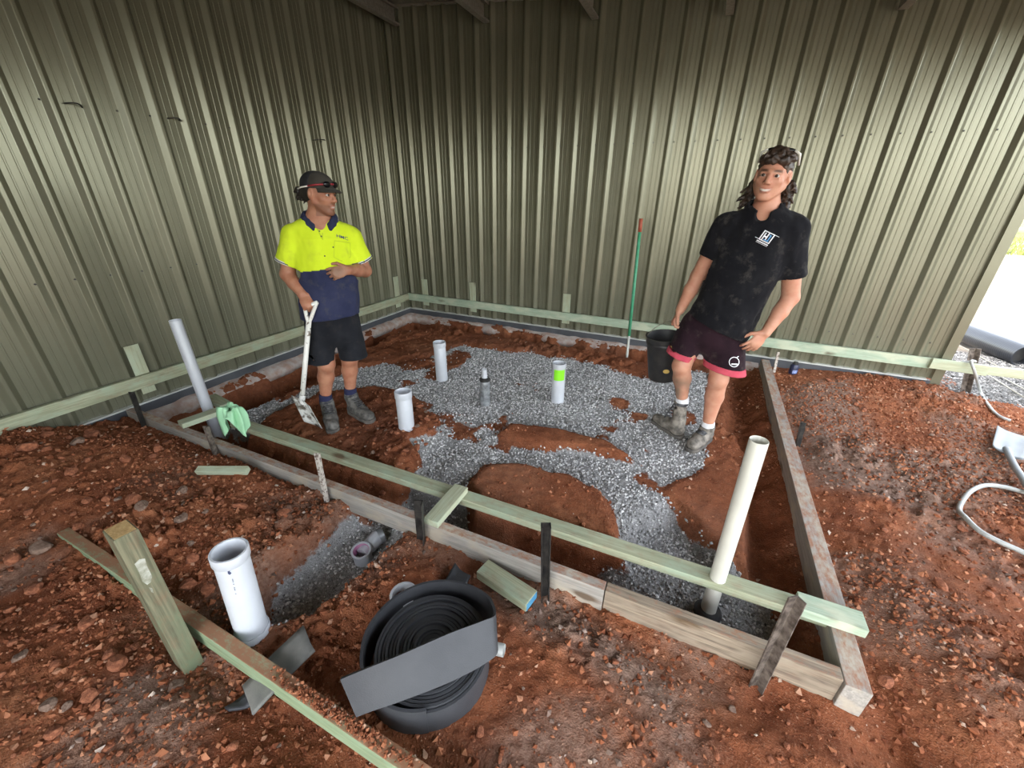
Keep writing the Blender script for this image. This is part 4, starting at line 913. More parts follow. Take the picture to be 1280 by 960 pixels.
def head_axes(fwd, up):
    f = unit(fwd); r = unit(np.cross(f, up)); u = np.cross(r, f); return np.stack([r, f, u])      # rows: right of the person, forward, up
def add_head(F, c, A, neck0, sc=1.0, jw=0.052):
    g = lambda x, y, z: c + sc * (x * A[0] + y * A[1] + z * A[2]); e = lambda *r: np.array(r) * sc
    F.ell(g(0, -0.018, 0.030), e(0.077, 0.095, 0.088), A, 0.01)
    F.ell(g(0, 0.018, -0.030), e(0.064, 0.074, 0.086), A, 0.02)
    for s in (-1, 1):
        F.cap(g(s * jw, -0.005, -0.045), g(s * 0.018, 0.060, -0.098), 0.023 * sc, 0.018 * sc, 0.02)
        F.ell(g(s * 0.042, 0.054, -0.022), e(0.022, 0.020, 0.018), A, 0.018)
        F.cap(g(s * 0.012, 0.080, 0.022), g(s * 0.044, 0.066, 0.024), 0.011 * sc, 0.009 * sc, 0.012)
    F.ell(g(0, 0.070, -0.100), e(0.022, 0.018, 0.018), A, 0.018)
    for s in (-1, 1): F.ell(g(s * 0.031, 0.094, 0.004), e(0.019, 0.014, 0.012), A, 0.010, 's')
    for s in (-1, 1): F.cap(g(s * 0.018, 0.0835, 0.0135), g(s * 0.045, 0.0765, 0.0115), 0.0055 * sc, 0.0055 * sc, 0.003); F.cap(g(s * 0.019, 0.0825, -0.0075), g(s * 0.044, 0.0765, -0.0055), 0.0055 * sc, 0.0055 * sc, 0.004)
    F.cap(g(0, 0.082, 0.016), g(0, 0.108, -0.026), 0.0085 * sc, 0.0115 * sc, 0.010)
    for s in (-1, 1): F.ell(g(s * 0.013, 0.096, -0.031), e(0.009, 0.011, 0.008), A, 0.006)
    F.ell(g(0, 0.085, -0.060), e(0.026, 0.010, 0.0065), A, 0.006); F.ell(g(0, 0.083, -0.073), e(0.022, 0.011, 0.007), A, 0.006)
    for s in (-1, 1):
        F.ell(g(s * 0.080, -0.010, -0.002), e(0.010, 0.020, 0.032), A, 0.008); F.ell(g(s * 0.088, -0.002, 0.004), e(0.006, 0.011, 0.018), A, 0.004, 's')
    F.cap(g(0, -0.030, -0.055), neck0, 0.056 * sc, 0.060 * sc, 0.02)
    return g
def head_paint(o, V, c, A, sc, brow=1.0, beard=0.0, teeth=0.0, curve=0.0, mw=0.022):
    L = (V - c) @ A.T / sc; x, y, z = L.T; fr = y > 0.04; zm = z - curve * x * x
    lips = fr * (y > 0.078) * np.exp(-(x / mw) ** 4 - ((zm + 0.067) / 0.0115) ** 4)
    t = fr * (y > 0.07) * teeth * np.exp(-(x / (mw * 0.82)) ** 4 - ((zm + 0.066) / 0.0050) ** 4)
    br = fr * brow * np.exp(-((np.abs(x) - 0.032) / 0.020) ** 4 - ((z - 0.026 + 0.08 * np.abs(np.abs(x) - 0.03)) / 0.0062) ** 4)
    bd = beard * (y > 0.0) * (sst(-0.045, -0.062, z) * (np.abs(x) < 0.075) * (z > -0.125) + np.exp(-(x / 0.03) ** 4 - ((z + 0.047) / 0.006) ** 4) * fr) * (1 - np.clip(lips * 1.5, 0, 1))
    ins = (np.abs(L) < 0.16).all(1)
    vattr(o, 'lips', np.where(ins, 0.75 * lips, 0)); vattr(o, 'dark', np.where(ins, np.clip(br * 0.9 + bd, 0, 1), 0)); vattr(o, 'teeth', np.where(ins, t, 0))
MT['eye'] = simple('eye_white', (0.46, 0.43, 0.40), None, 0.2); MT['iris'] = simple('dark_iris', (0.03, 0.017, 0.010), None, 0.1)
def eyes(g, A, sc, parent, look=0.0):
    for s in (-1, 1):
        c = Vector(g(s * 0.031, 0.0745, 0.004)); r = 0.0125 * sc
        bm = bmesh.new(); bmesh.ops.create_uvsphere(bm, u_segments=16, v_segments=10, radius=r); e = from_bm('eye', bm, MT['eye'], parent, True, Matrix.Translation(c))
        d = Vector(unit(A[1] + look * A[0])); bm = bmesh.new(); bmesh.ops.create_uvsphere(bm, u_segments=12, v_segments=8, radius=0.0078 * sc); from_bm('iris', bm, MT['iris'], e, True, Matrix.Translation(c + d * r * 0.62))
def hand(F, wrist, dirv, palmn, thumb_side, curl, sc=1.0, spread=0.12, grip=None):
    """palm leaves the wrist along dirv, palm faces palmn, thumb on thumb_side (+/-1 of dirv x palmn)"""
    d = unit(dirv); p = unit(np.asarray(palmn) - d * (np.asarray(palmn) @ d)); s = np.cross(d, p) * thumb_side; w = np.asarray(wrist, float)
    F.cap(w, w + d * 0.075 * sc, 0.026 * sc, 0.036 * sc, 0.012, flat=p, f=0.52); tips = []
    for i, (off, L) in enumerate(((0.030, 0.072), (0.010, 0.080), (-0.010, 0.074), (-0.029, 0.058))):
        b = w + d * (0.082 - 0.004 * abs(i - 1)) * sc + s * off * sc; dd = unit(d + s * spread * (off / 0.03)); a = 0.0; seg = [0.45, 0.32, 0.23]; q = b
        F.cap(w + d * 0.05 * sc + s * off * 0.9 * sc, b, 0.011 * sc, 0.0098 * sc, 0.006)
        for t, sg in enumerate(seg):
            a += curl[min(i, len(curl) - 1)] * (0.8 if t == 0 else 1.0); v = dd * math.cos(a) + p * math.sin(a); e = q + v * L * sg * sc
            F.cap(q, e, (0.0096 - 0.0008 * t) * sc, (0.0090 - 0.0009 * t) * sc, 0.004); q = e
        tips.append(q)
    q = w + d * 0.022 * sc + s * 0.026 * sc; v1 = unit(d * 0.75 + s * 0.75 + p * 0.35); m = q + v1 * 0.045 * sc; v2 = unit(d * 0.95 + s * 0.18 + p * 0.5); e = m + v2 * 0.036 * sc
    F.cap(w + d * 0.012 * sc + s * 0.012 * sc, q, 0.016 * sc, 0.014 * sc, 0.010); F.cap(q, m, 0.0135 * sc, 0.0110 * sc, 0.006); F.cap(m, e, 0.0108 * sc, 0.0088 * sc, 0.004)
    return tips
def boots(P, name, ankle, heel, toe, mat_up, mat_sole, label, zg):
    """boot from heel to toe on the ground; ankle = where the shin enters"""
    e_ = P.root; heel = np.asarray(heel, float); toe = np.asarray(toe, float); f = unit([toe[0] - heel[0], toe[1] - heel[1], 0]); s = np.cross(f, [0, 0, 1])
    L = 0.295; c0 = heel.copy(); c0[2] = zg
    lo = np.minimum(c0 - 0.12, c0 + f * L - 0.12); hi = np.maximum(c0 + 0.12, c0 + f * L + 0.12); lo[2] = zg - 0.02; hi[2] = max(ankle[2] + 0.06, zg + 0.2)
    lo[:2] = np.minimum(lo[:2], ankle[:2] - 0.1); hi[:2] = np.maximum(hi[:2], ankle[:2] + 0.1)
    F = Field(lo, hi, 0.0045); z = np.array([0, 0, 1.0])
    F.cap(c0 + f * 0.045 + z * 0.05, c0 + f * 0.16 + z * 0.055, 0.042, 0.046, 0.02); F.cap(c0 + f * 0.15 + z * 0.052, c0 + f * 0.245 + z * 0.042, 0.048, 0.044, 0.02, flat=z, f=0.9)
    top = np.asarray(ankle, float); F.cap(c0 + f * 0.055 + z * 0.06, top, 0.043, 0.046, 0.03, ends=True); F.cap(c0 + f * 0.10 + z * 0.075, c0 + f * 0.055 + z * 0.13, 0.04, 0.04, 0.03)
    F.cut(top + z * 0.008, z); F.cap(top - z * 0.05, top + z * 0.06, 0.036, 0.040, 0.004, op='s'); F.cut(c0 + z * 0.012, -z); F.noise(0.0035, 26.0, 3.0)
    up, V = P.obj('boot', F, mat_up); axb = unit(top - (c0 + f * 0.055 + z * 0.06)); lathe('padded_collar', [(0.036, 0), (0.0485, 0), (0.0495, 0.012), (0.045, 0.02), (0.036, 0.02)], MT['lace'], top - axb * 0.012, top + axb * 0.01, up, 24)
    up['label'] = label
    F = Field(lo, hi, 0.0045); F.cap(c0 + f * 0.040 + z * 0.012, c0 + f * 0.15 + z * 0.012, 0.046, 0.046, 0.01); F.cap(c0 + f * 0.15 + z * 0.012, c0 + f * 0.25 + z * 0.014, 0.050, 0.048, 0.01)
    F.cut(c0 + z * 0.026, z); F.cut(c0 - z * 0.004, -z); P.obj('sole', F, mat_sole, up)
    # laces
    pts = []
    for k in range(6):
        t = k / 5; b = (c0 + f * 0.175 + z * 0.108) * (1 - t) + (top + f * 0.043 - z * 0.012) * t; w_ = 0.030
        tube('lace', [b - s * w_ - f * 0.010 - z * 0.006, b + f * 0.006 + z * 0.003, b + s * w_ - f * 0.010 - z * 0.004], 0.0048, MT['lace'], up, 6)
    return up
MT['lace'] = simple('boot_lace', (0.02, 0.02, 0.025), (0.10, 0.10, 0.10), 0.9, 40)
MT['boot'] = simple('dusty_boot_leather', (0.055, 0.052, 0.048), (0.16, 0.15, 0.135), 0.8, 26, 0.6, 110)
MT['boot_mud'] = simple('muddy_boot_leather', (0.075, 0.066, 0.055), (0.26, 0.23, 0.195), 0.85, 26, 0.6, 110)
MT['boot_sole'] = simple('worn_sole', (0.07, 0.064, 0.058), (0.16, 0.14, 0.12), 0.9, 25)
def on_surface(bvh, u, v, off=0.002):
    h = bvh.ray_cast(Vector(CAM), Vector(unit(ray(u, v)))); return (np.array(h[0]) + np.array(h[1]) * off, np.array(h[1])) if h[0] else (None, None)
def decal_px(name, bvh, polys, mat, parent, off=0.0025, sub=0):
    """flat print: polygons given as points in the picture, laid on the cloth surface"""
    bm = bmesh.new()
    fine = []
    for P in polys:
        if len(P) != 4: fine.append(P); continue
        P = [np.array(q, float) for q in P]; na = max(1, int(np.linalg.norm(P[1] - P[0]) / 1.5)); nb = max(1, int(np.linalg.norm(P[3] - P[0]) / 1.5))
        bl = lambda a, b: (P[0] * (1 - a) + P[1] * a) * (1 - b) + (P[3] * (1 - a) + P[2] * a) * b
        fine += [[tuple(bl(i / na, j / nb)), tuple(bl((i + 1) / na, j / nb)), tuple(bl((i + 1) / na, (j + 1) / nb)), tuple(bl(i / na, (j + 1) / nb))] for i in range(na) for j in range(nb)]
    for poly in fine:
        vs_ = []
        for u, v in poly:
            q, n_ = on_surface(bvh, u, v, off)
            if q is not None: vs_.append(bm.verts.new(q))
        if len(vs_) > 2: bm.faces.new(vs_)
    return from_bm(name, bm, mat, parent)
def text_px(name, txt, bvh, u, v, du, dv, mat, parent, off=0.0025, bold=0.0):
    """text laid on a surface; du = picture vector of one text unit along the line, dv = up"""
    cu = bpy.data.curves.new(name, 'FONT'); cu.body = txt; cu.size = 1.0; cu.resolution_u = 2; cu.offset = bold; ob = bpy.data.objects.new(name, cu); COL.objects.link(ob)
    dg = bpy.context.evaluated_depsgraph_get(); me = bpy.data.meshes.new_from_object(ob.evaluated_get(dg)); bpy.data.objects.remove(ob)
    for w_ in me.vertices:
        q, n_ = on_surface(bvh, u + w_.co.x * du[0] + w_.co.y * dv[0], v + w_.co.x * du[1] + w_.co.y * dv[1], off)
        if q is not None: w_.co = q
    return link(name, me, mat, parent)
def zof(P): return gz(P[0], P[1])

# ------------------------------------------------------------------ man in the yellow work shirt
MT['skin_a'] = skin_mat('tanned_skin', (0.40, 0.19, 0.115), (0.33, 0.135, 0.08))
MT['hivis'] = fabric('hi_vis_shirt', (0.54, 0.68, 0.022), (0.60, 0.74, 0.03), dust=(0.16, 0.15, 0.07), dustamt=0.22, split=((0.022, 0.026, 0.060), (0.032, 0.036, 0.075)))
MT['navy'] = simple('navy_knit', (0.010, 0.016, 0.045), (0.016, 0.022, 0.06), 0.9, 20)
MT['charcoal'] = fabric('charcoal_shorts', (0.010, 0.011, 0.014), (0.017, 0.018, 0.022), dust=(0.05, 0.04, 0.035), dustamt=0.3)
MT['white_trim'] = simple('white_piping', (0.62, 0.62, 0.56), None, 0.9)
MT['hair_a'] = simple('dark_hair', (0.010, 0.008, 0.007), (0.022, 0.016, 0.012), 0.6, 60, 0.5, 200)
MT['cap'] = fabric('cap_cloth', (0.040, 0.036, 0.030), (0.058, 0.052, 0.044)); MT['mesh_back'] = simple('black_cap_mesh', (0.008, 0.008, 0.010), (0.016, 0.016, 0.018), 0.8, 80)
MT['lens'] = simple('dark_lens', (0.006, 0.006, 0.008), None, 0.08); MT['shade_frame'] = simple('red_frame', (0.30, 0.02, 0.03), None, 0.3); MT['shade_white'] = simple('white_frame', (0.7, 0.68, 0.62), None, 0.3)
A1 = Person((1.47, -2.77, -0.10), 'person in a yellow and navy work shirt and cap, one hand on a white shovel')
J = A1.j; n_, sd, up = A1.n, A1.side, np.array([0, 0, 1.0])
hc = J(400.5, 243, 0.02); hf = unit(n_ * math.cos(math.radians(48)) + sd * math.sin(math.radians(48)) - 0.10 * up); HA = head_axes(hf, unit(up + 0.02 * sd))
neck = J(398, 276, -0.01)
shR, shL = J(367, 295), J(438, 298); elR, elL = J(359.5, 343, -0.03), J(456, 338, -0.02); wrR, wrL = J(377, 367, 0.08), J(436, 337.5, 0.15)
hipR, hipL = J(401, 396, -0.01), J(430, 396, -0.01); knR, knL = J(408, 455, 0.03), J(437, 447, 0.02); anR, anL = J(407, 497), J(438, 489)
zg = zof(anR)
lo = np.array([min(q[k] for q in (shR, shL, elL, hc, anR, anL, wrL)) - 0.25 for k in range(3)]); hi = np.array([max(q[k] for q in (shR, shL, elL, hc, anR, anL, wrL, wrR)) + 0.25 for k in range(3)]); lo[2] = -0.12
F = Field(lo, hi, 0.005)
g = add_head(F, hc, HA, neck, 0.97)
F.cap(J(400, 293), J(410, 330), 0.125, 0.13, 0.03, flat=n_, f=0.66); F.cap(J(410, 330), J(415, 392), 0.13, 0.14, 0.03, flat=n_, f=0.68); F.cap(neck, J(401, 296), 0.062, 0.08, 0.04)
F.cap(shR, shL, 0.045, 0.045, 0.03)
for s_, e_, w_ in ((shR, elR, wrR), (shL, elL, wrL)):
    F.cap(s_, e_, 0.050, 0.044, 0.02); F.cap(e_, e_ + (w_ - e_) * 0.45, 0.045, 0.041, 0.015); F.cap(e_ + (w_ - e_) * 0.45, w_, 0.041, 0.028, 0.015)
for h_, k_, a_ in ((hipR, knR, anR), (hipL, knL, anL)):
    F.cap(h_, k_, 0.082, 0.058, 0.03); F.cap(k_, k_ + (a_ - k_) * 0.4 - n_ * 0.018, 0.055, 0.056, 0.02); F.cap(k_ + (a_ - k_) * 0.4 - n_ * 0.018, a_, 0.054, 0.036, 0.02); F.ell(k_ + n_ * 0.022, (0.04, 0.04, 0.045), None, 0.03)
grip = J(386, 381.5, 0.10)
hand(F, wrR, unit(J(384, 379, 0.12) - wrR), -up + 0.3 * sd, 1 if np.cross(unit(J(384, 379, 0.12) - wrR), -up) @ n_ < 0 else -1, (0.75, 0.8, 0.8, 0.8))
hand(F, wrL, unit(J(420, 341, 0.17) - wrL + 0.0 * n_), -n_ - 0.3 * up, 1 if np.cross(unit(J(420, 341, 0.17) - wrL), -n_ - 0.3 * up) @ up > 0 else -1, (0.55, 0.65, 0.7, 0.75))
body, V = A1.obj('body', F, MT['skin_a'])
head_paint(body, V, hc, HA, 0.97, 1.0, 0.42, 0.55, 0.0, 0.020)
vattr(body, 'dirt', np.clip(0.75 * np.exp(-(np.linalg.norm(V - J(421, 340, 0.17), axis=1) / 0.05) ** 2) + 0.35 * sst(0.25, 0.0, V[:, 2]) * sst(0.1, 0.5, fbm(V[:, 0] * 25, V[:, 1] * 25, V[:, 2] * 25, 3)), 0, 1))
eyes(g, HA, 0.97, body)
# shirt
F = Field(lo, hi, 0.005)
F.cap(J(401, 301), J(409, 330), 0.150, 0.182, 0.05, flat=n_, f=0.70); F.cap(J(409, 330), J(414, 398), 0.183, 0.193, 0.05, flat=n_, f=0.68)
F.cap(J(377, 290), J(430, 292), 0.064, 0.064, 0.05); F.cap(J(398.5, 288), J(400, 297), 0.064, 0.125, 0.05, flat=n_, f=0.78)
slR, slL = J(358.5, 329, -0.02), J(453.5, 326.5, -0.01)
F.cap(J(365, 293), slR, 0.062, 0.068, 0.022); F.cap(J(440, 296), slL, 0.062, 0.068, 0.022)
F.noise(0.007, (9, 9, 5), 1.0); F.noise(0.004, (26, 26, 11), 5.0)
for sl_, s_ in ((slR, shR), (slL, shL)):
    ax = unit(sl_ - s_); r = F.box(sl_ - 0.13, sl_ + 0.13)
    sl3, X, Y, Z = r; d = (X - sl_[0]) * ax[0] + (Y - sl_[1]) * ax[1] + (Z - sl_[2]) * ax[2]; rad = np.sqrt((X - sl_[0]) ** 2 + (Y - sl_[1]) ** 2 + (Z - sl_[2]) ** 2)
    F.D[sl3] = np.where(rad < 0.13, np.maximum(F.D[sl3], np.where(np.abs(((X - sl_[0]) * sd[0] + (Y - sl_[1]) * sd[1])) < 0.072, d, -1)), F.D[sl3])
    F.cap(sl_ - ax * 0.05, sl_ + ax * 0.05, 0.056, 0.058, 0.003, op='s')
F.cut(J(414, 394.5), unit(-up + 0.05 * sd)); F.cap(J(414, 380), J(414, 405), 0.172, 0.182, 0.003, flat=n_, f=0.66, op='s')
F.cap(J(398, 270, 0.02), J(399, 284, 0.03), 0.062, 0.052, 0.006, op='s'); F.cap(J(400, 280, 0.10), J(404, 293, 0.14), 0.040, 0.008, 0.006, op='s')
shirt, V = A1.obj('shirt', F, MT['hivis']); shirt['label'] = 'yellow shirt with navy lower half'
zsp = J(408, 336, 0.12)[2]; vattr(shirt, 'split', (V[:, 2] < zsp + 0.10 * ((V - J(408, 336)) @ sd)).astype(float)); vattr(shirt, 'trim', np.zeros(len(V)))
bvh = BVHTree.FromPolygons([tuple(v) for v in V], [tuple(p.vertices) for p in shirt.data.polygons])
# collar, cuffs, placket, pocket, chest lettering
F = Field(neck - 0.2, neck + 0.2, 0.0035); ring = []
for k in range(15):
    a = math.radians(-150 + 300 * k / 14); q = J(399, 270.5, 0.0) + 0.086 * math.sin(a) * sd - 0.078 * math.cos(a) * n_ + up * (0.022 - 0.075 * (abs(a) / 2.6) ** 2.4); ring.append(q)
for a_, b_ in zip(ring[:-1], ring[1:]): F.cap(a_ + up * 0.008, b_ + up * 0.008, 0.010, 0.010, 0.010); F.cap(a_ - up * 0.004 + 0.006 * unit(a_ - neck), b_ - up * 0.004 + 0.006 * unit(b_ - neck), 0.011, 0.011, 0.010); F.cap(a_ - up * 0.016 + 0.012 * unit(a_ - neck), b_ - up * 0.016 + 0.012 * unit(b_ - neck), 0.011, 0.011, 0.010)
A1.obj('collar', F, MT['navy'], shirt)
for sl_, s_ in ((slR, shR), (slL, shL)):
    ax = unit(sl_ - s_); lathe('cuff', [(0.058, 0), (0.0705, 0), (0.0705, 0.016), (0.058, 0.016)], MT['white_trim'], sl_ - ax * 0.018, sl_ - ax * 0.002, shirt, 32); lathe('cuff_stripe', [(0.060, 0), (0.0715, 0), (0.0715, 0.006), (0.060, 0.006)], MT['navy'], sl_ - ax * 0.012, sl_ - ax * 0.006, shirt, 32)
text_px('chest_lettering', 'HMC', bvh, 420.0, 296.3, (6.7, 1.75), (-0.3, -5.4), MT['ink'], shirt, 0.005, bold=0.01)
MT['hivis_seam'] = simple('yellow_seam', (0.40, 0.52, 0.02), None, 0.9)
decal_px('pocket', bvh, [[(417.5, 300.5), (437.5, 303.0), (437.3, 303.8), (417.5, 301.3)], [(417.5, 300.5), (418.2, 300.6), (417.6, 321.5), (416.9, 321.0)], [(437.5, 303.0), (438.1, 303.1), (438.2, 321.0), (437.5, 321.3)], [(416.9, 321.0), (426.5, 325.8), (438.2, 321.0), (438.2, 321.8), (426.5, 326.7), (416.9, 321.8)]], MT['hivis_seam'], shirt)
decal_px('placket', bvh, [[(394.5, 283), (396, 282.5), (402.8, 297.5), (401.6, 298.3)], [(402.2, 291), (403.6, 291), (404, 300), (402.8, 300)]], MT['hivis_seam'], shirt)
for u, v in ((399.3, 289.0), (401.6, 295.4), (416.4, 309.0), (406, 320)):
    q, nn = on_surface(bvh, u, v, 0.001)
    if q is not None: bm = bmesh.new(); bmesh.ops.create_uvsphere(bm, u_segments=8, v_segments=6, radius=0.0045); from_bm('button', bm, MT['navy'], shirt, True, Matrix.Translation(q))
# shorts
F = Field(lo, hi, 0.005); hmR, hmL = J(401.5, 452, 0.015), J(442, 446, 0.015)
F.cap(J(413, 385), J(415, 408), 0.160, 0.165, 0.03, flat=n_, f=0.72); F.cap(hipR, hmR, 0.098, 0.094, 0.03); F.cap(hipL, hmL, 0.098, 0.098, 0.03); F.noise(0.006, (11, 11, 6), 2.0)
F.cap(J(420, 432), J(422, 470), 0.004, 0.014, 0.02, op='s', flat=n_, f=8.0)
for h_, dn in ((hmR, unit(-up - 0.05 * sd)), (hmL, unit(-up))):
    sl3, X, Y, Z = F.box(h_ - np.array([0.2, 0.2, 0.12]), h_ + np.array([0.2, 0.2, 0.1])); sx = (X - h_[0]) * sd[0] + (Y - h_[1]) * sd[1]; d = (X - h_[0]) * dn[0] + (Y - h_[1]) * dn[1] + (Z - h_[2]) * dn[2]
    F.D[sl3] = np.where(np.abs(sx) < 0.112, np.maximum(F.D[sl3], d), F.D[sl3]); F.cap(h_ + up * 0.05, h_ - up * 0.05, 0.080, 0.083, 0.003, op='s')
o, V = A1.obj('shorts', F, MT['charcoal']); o['label'] = 'black work shorts'
# socks and boots
MT['sock_navy'] = simple('navy_sock', (0.012, 0.014, 0.05), (0.02, 0.022, 0.065), 0.95, 40)
for a_, k_ in ((anR, knR), (anL, knL)):
    ax = unit(k_ - a_); lathe('sock', [(0.034, 0), (0.043, 0), (0.046, 0.05), (0.044, 0.075), (0.036, 0.077)], MT['sock_navy'], a_ - ax * 0.045, a_ + ax * 0.03, A1.root, 24)
boots(A1, 'boot', anR - up * 0.022, anR - n_ * 0.055 + 0.002 * sd, anR + n_ * 0.20 + 0.01 * sd, MT['boot'], MT['boot_sole'], 'grey dusty lace-up boot', zg)
boots(A1, 'boot', anL - up * 0.022, anL - n_ * 0.045 - 0.02 * sd, anL + n_ * 0.17 + 0.085 * sd, MT['boot'], MT['boot_sole'], 'grey dusty lace-up boot', zof(anL))
# hair, cap and shades
gh = lambda x, y, z: g(x, y, z)
F = Field(hc - 0.19, hc + 0.19, 0.004); F.ell(g(0, -0.035, 0.018), (0.080, 0.092, 0.080), HA, 0.01); F.ell(g(0, -0.105, -0.012), (0.055, 0.035, 0.045), HA, 0.02)
r2 = random.Random(4)
for k in range(60): a = r2.uniform(-1, 1); q = g(0.06 * a, -0.10 - 0.035 * r2.random(), -0.045 + 0.07 * r2.random()); F.cap(q, q + HA[1] * -0.025 + HA[2] * r2.uniform(-0.03, 0.005) + HA[0] * r2.uniform(-0.015, 0.015), 0.008, 0.003, 0.004)
F.cut(g(0, 0.03, 0), unit(HA[1] - 0.4 * HA[2])); A1.obj('hair', F, MT['hair_a'], body)
def cap_field(cutdir):
    F = Field(hc - 0.22, hc + 0.22, 0.004); F.ell(g(0, -0.018, 0.048), (0.088, 0.106, 0.082), HA, 0.01); F.cut(g(0, 0, 0.034), -HA[2] + 0.05 * HA[1]); F.ell(g(0, -0.018, 0.040), (0.080, 0.098, 0.078), HA, 0.002, 's'); F.cut(g(0, -0.012, 0), cutdir); return F
capo, _ = A1.obj('cap', cap_field(-HA[1]), MT['cap']); capo['label'] = 'grey and black mesh-back cap'
A1.obj('mesh_back', cap_field(HA[1]), MT['mesh_back'], capo)
V = []; Fs = []
for i in range(13):
    a = math.radians(-62 + 124 * i / 12)
    for j in range(6): t = j / 5; rr = 0.080 + 0 * t; V.append(g(math.sin(a) * (0.082 + 0.004 * t), -0.018 + math.cos(a) * 0.102 + t * 0.072 * max(0.0, math.cos(a * 1.25)), 0.038 - 0.012 * t * t - 0.016 * abs(math.sin(a)) ** 2 * t))
for i in range(12):
    for j in range(5): k = i * 6 + j; Fs.append((k, k + 1, k + 7, k + 6))
br = mesh('brim', np.array(V), Fs, MT['cap'], capo, True); s3 = br.modifiers.new('thickness', 'SOLIDIFY'); s3.thickness = 0.004
gl = empty('sunglasses', hc, 'dark wraparound sunglasses with red and white arms pushed up on the cap', 'sunglasses')
for s in (-1, 1):
    F = Field(g(s * 0.034, 0.085, 0.062) - 0.06, g(s * 0.034, 0.085, 0.062) + 0.06, 0.003); F.ell(g(s * 0.034, 0.083, 0.064), (0.031, 0.010, 0.018), HA, 0.002); V_, F_ = F.mesh(); fast_mesh('lens', V_, F_, MT['lens'], gl)
    tube('arm', [g(s * 0.062, 0.078, 0.064), g(s * 0.088, 0.04, 0.056), g(s * 0.094, -0.01, 0.044)], 0.0048, MT['shade_frame'], gl, 8); tube('arm_tip', [g(s * 0.094, -0.01, 0.044), g(s * 0.092, -0.06, 0.032), g(s * 0.076, -0.10, 0.02)], 0.0045, MT['shade_white'], gl, 8)
tube('bridge', [g(-0.012, 0.094, 0.068), g(0.012, 0.094, 0.068)], 0.005, MT['shade_frame'], gl, 8)
# ------------------------------------------------------------------ white shovel in his hand
MT['shovel_white'] = simple('chipped_white_paint', (0.70, 0.69, 0.64), (0.16, 0.12, 0.09), 0.5, 34, 0.1, 80, lo=0.60, hi=0.68)
MT['blade_back'] = simple('worn_blade', (0.60, 0.60, 0.57), (0.12, 0.10, 0.08), 0.55, 18, 0.2, 60, lo=0.5, hi=0.58)
SH = lambda u, v, dd=0.0: A1.j(u, v, dd)
yk = SH(386, 402, 0.13); so = SH(377.5, 500, 0.10); gA = SH(395.5, 378.5, 0.145); gB = SH(381, 384.5, 0.105)
shv = empty('shovel', so, 'white chipped metal shovel with a D handle under his hand', 'shovel')
tube('shaft', [yk, so + (so - yk) * 0.06], 0.0165, MT['shovel_white'], shv, 14)
tube('handle_yoke', spline([yk - (yk - so) * 0.02, yk * 0.6 + gA * 0.4 + 0.004 * sd, gA], 5), 0.012, MT['shovel_white'], shv, 10); tube('handle_yoke', spline([yk - (yk - so) * 0.02, yk * 0.6 + gB * 0.4 - 0.004 * sd, gB], 5), 0.012, MT['shovel_white'], shv, 10)
tube('grip', [gA + (gA - gB) * 0.08, gB - (gA - gB) * 0.08], 0.013, MT['shovel_white'], shv, 12)
c4 = [SH(363.5, 494, 0.06), SH(387, 509, 0.17), SH(402, 536, 0.21), SH(380, 527, 0.10)]; gn = 10; V = []; Fs = []
nb = unit(np.cross(c4[1] - c4[0], c4[3] - c4[0])); nb = nb if nb @ n_ > 0 else -nb
for i in range(gn + 1):
    for j in range(gn + 1):
        s, t = i / gn, j / gn; q = c4[0] * (1 - s) * (1 - t) + c4[1] * s * (1 - t) + c4[2] * s * t + c4[3] * (1 - s) * t; q = q - nb * 0.03 * (1 - (2 * s - 1) ** 2) * (0.4 + 0.6 * t) + unit(c4[2] - c4[1]) * 0.03 * (1 - (2 * s - 1) ** 2) * t ** 3; V.append(q)
for i in range(gn):
    for j in range(gn): k = i * (gn + 1) + j; Fs.append((k, k + 1, k + gn + 2, k + gn + 1))
bl = mesh('blade', np.array(V), Fs, MT['blade_back'], shv, True); s3 = bl.modifiers.new('thickness', 'SOLIDIFY'); s3.thickness = 0.004
mid = (c4[0] + c4[1]) / 2; tube('socket', [so + (yk - so) * 0.08, so, mid * 0.55 + so * 0.45, (mid * 0.6 + 0.4 * (c4[2] + c4[3]) / 2) - nb * 0.02], [0.019, 0.021, 0.020, 0.004], MT['blade_back'], shv, 14)

# ------------------------------------------------------------------ man in the black polo
MT['skin_b'] = skin_mat('fair_skin', (0.52, 0.27, 0.18), (0.47, 0.21, 0.135))
MT['polo'] = fabric('black_polo', (0.0065, 0.0065, 0.0085), (0.011, 0.011, 0.013), dust=(0.10, 0.09, 0.08), dustamt=0.45)
MT['shorts_b'] = fabric('dark_shorts_pink', (0.012, 0.006, 0.009), (0.024, 0.011, 0.016), dust=(0.09, 0.075, 0.065), dustamt=0.5)
MT['hair_b'] = simple('brown_curly_hair', (0.010, 0.006, 0.0045), (0.060, 0.034, 0.020), 0.5, 45, 0.5, 160)
MT['pinkband'] = simple('pink_hem', (0.42, 0.045, 0.075), (0.50, 0.07, 0.10), 0.9, 20)
MT['print_white'] = simple('white_print', (0.72, 0.74, 0.76), None, 0.7); MT['print_blue'] = simple('blue_print', (0.08, 0.26, 0.50), None, 0.7); MT['print_gold'] = simple('gold_print', (0.45, 0.30, 0.08), None, 0.7)
A2 = Person((3.93, -1.86, -0.10), 'person in a dusty black polo and pink-hemmed shorts, smiling and holding a bucket')
J = A2.j; n_, sd = A2.n, A2.side
hc = J(965.5, 220.5, 0.02); hf = unit(n_ - 0.20 * sd - 0.03 * up); HA = head_axes(hf, unit(up + 0.10 * sd)); neck = J(957, 262, -0.02)
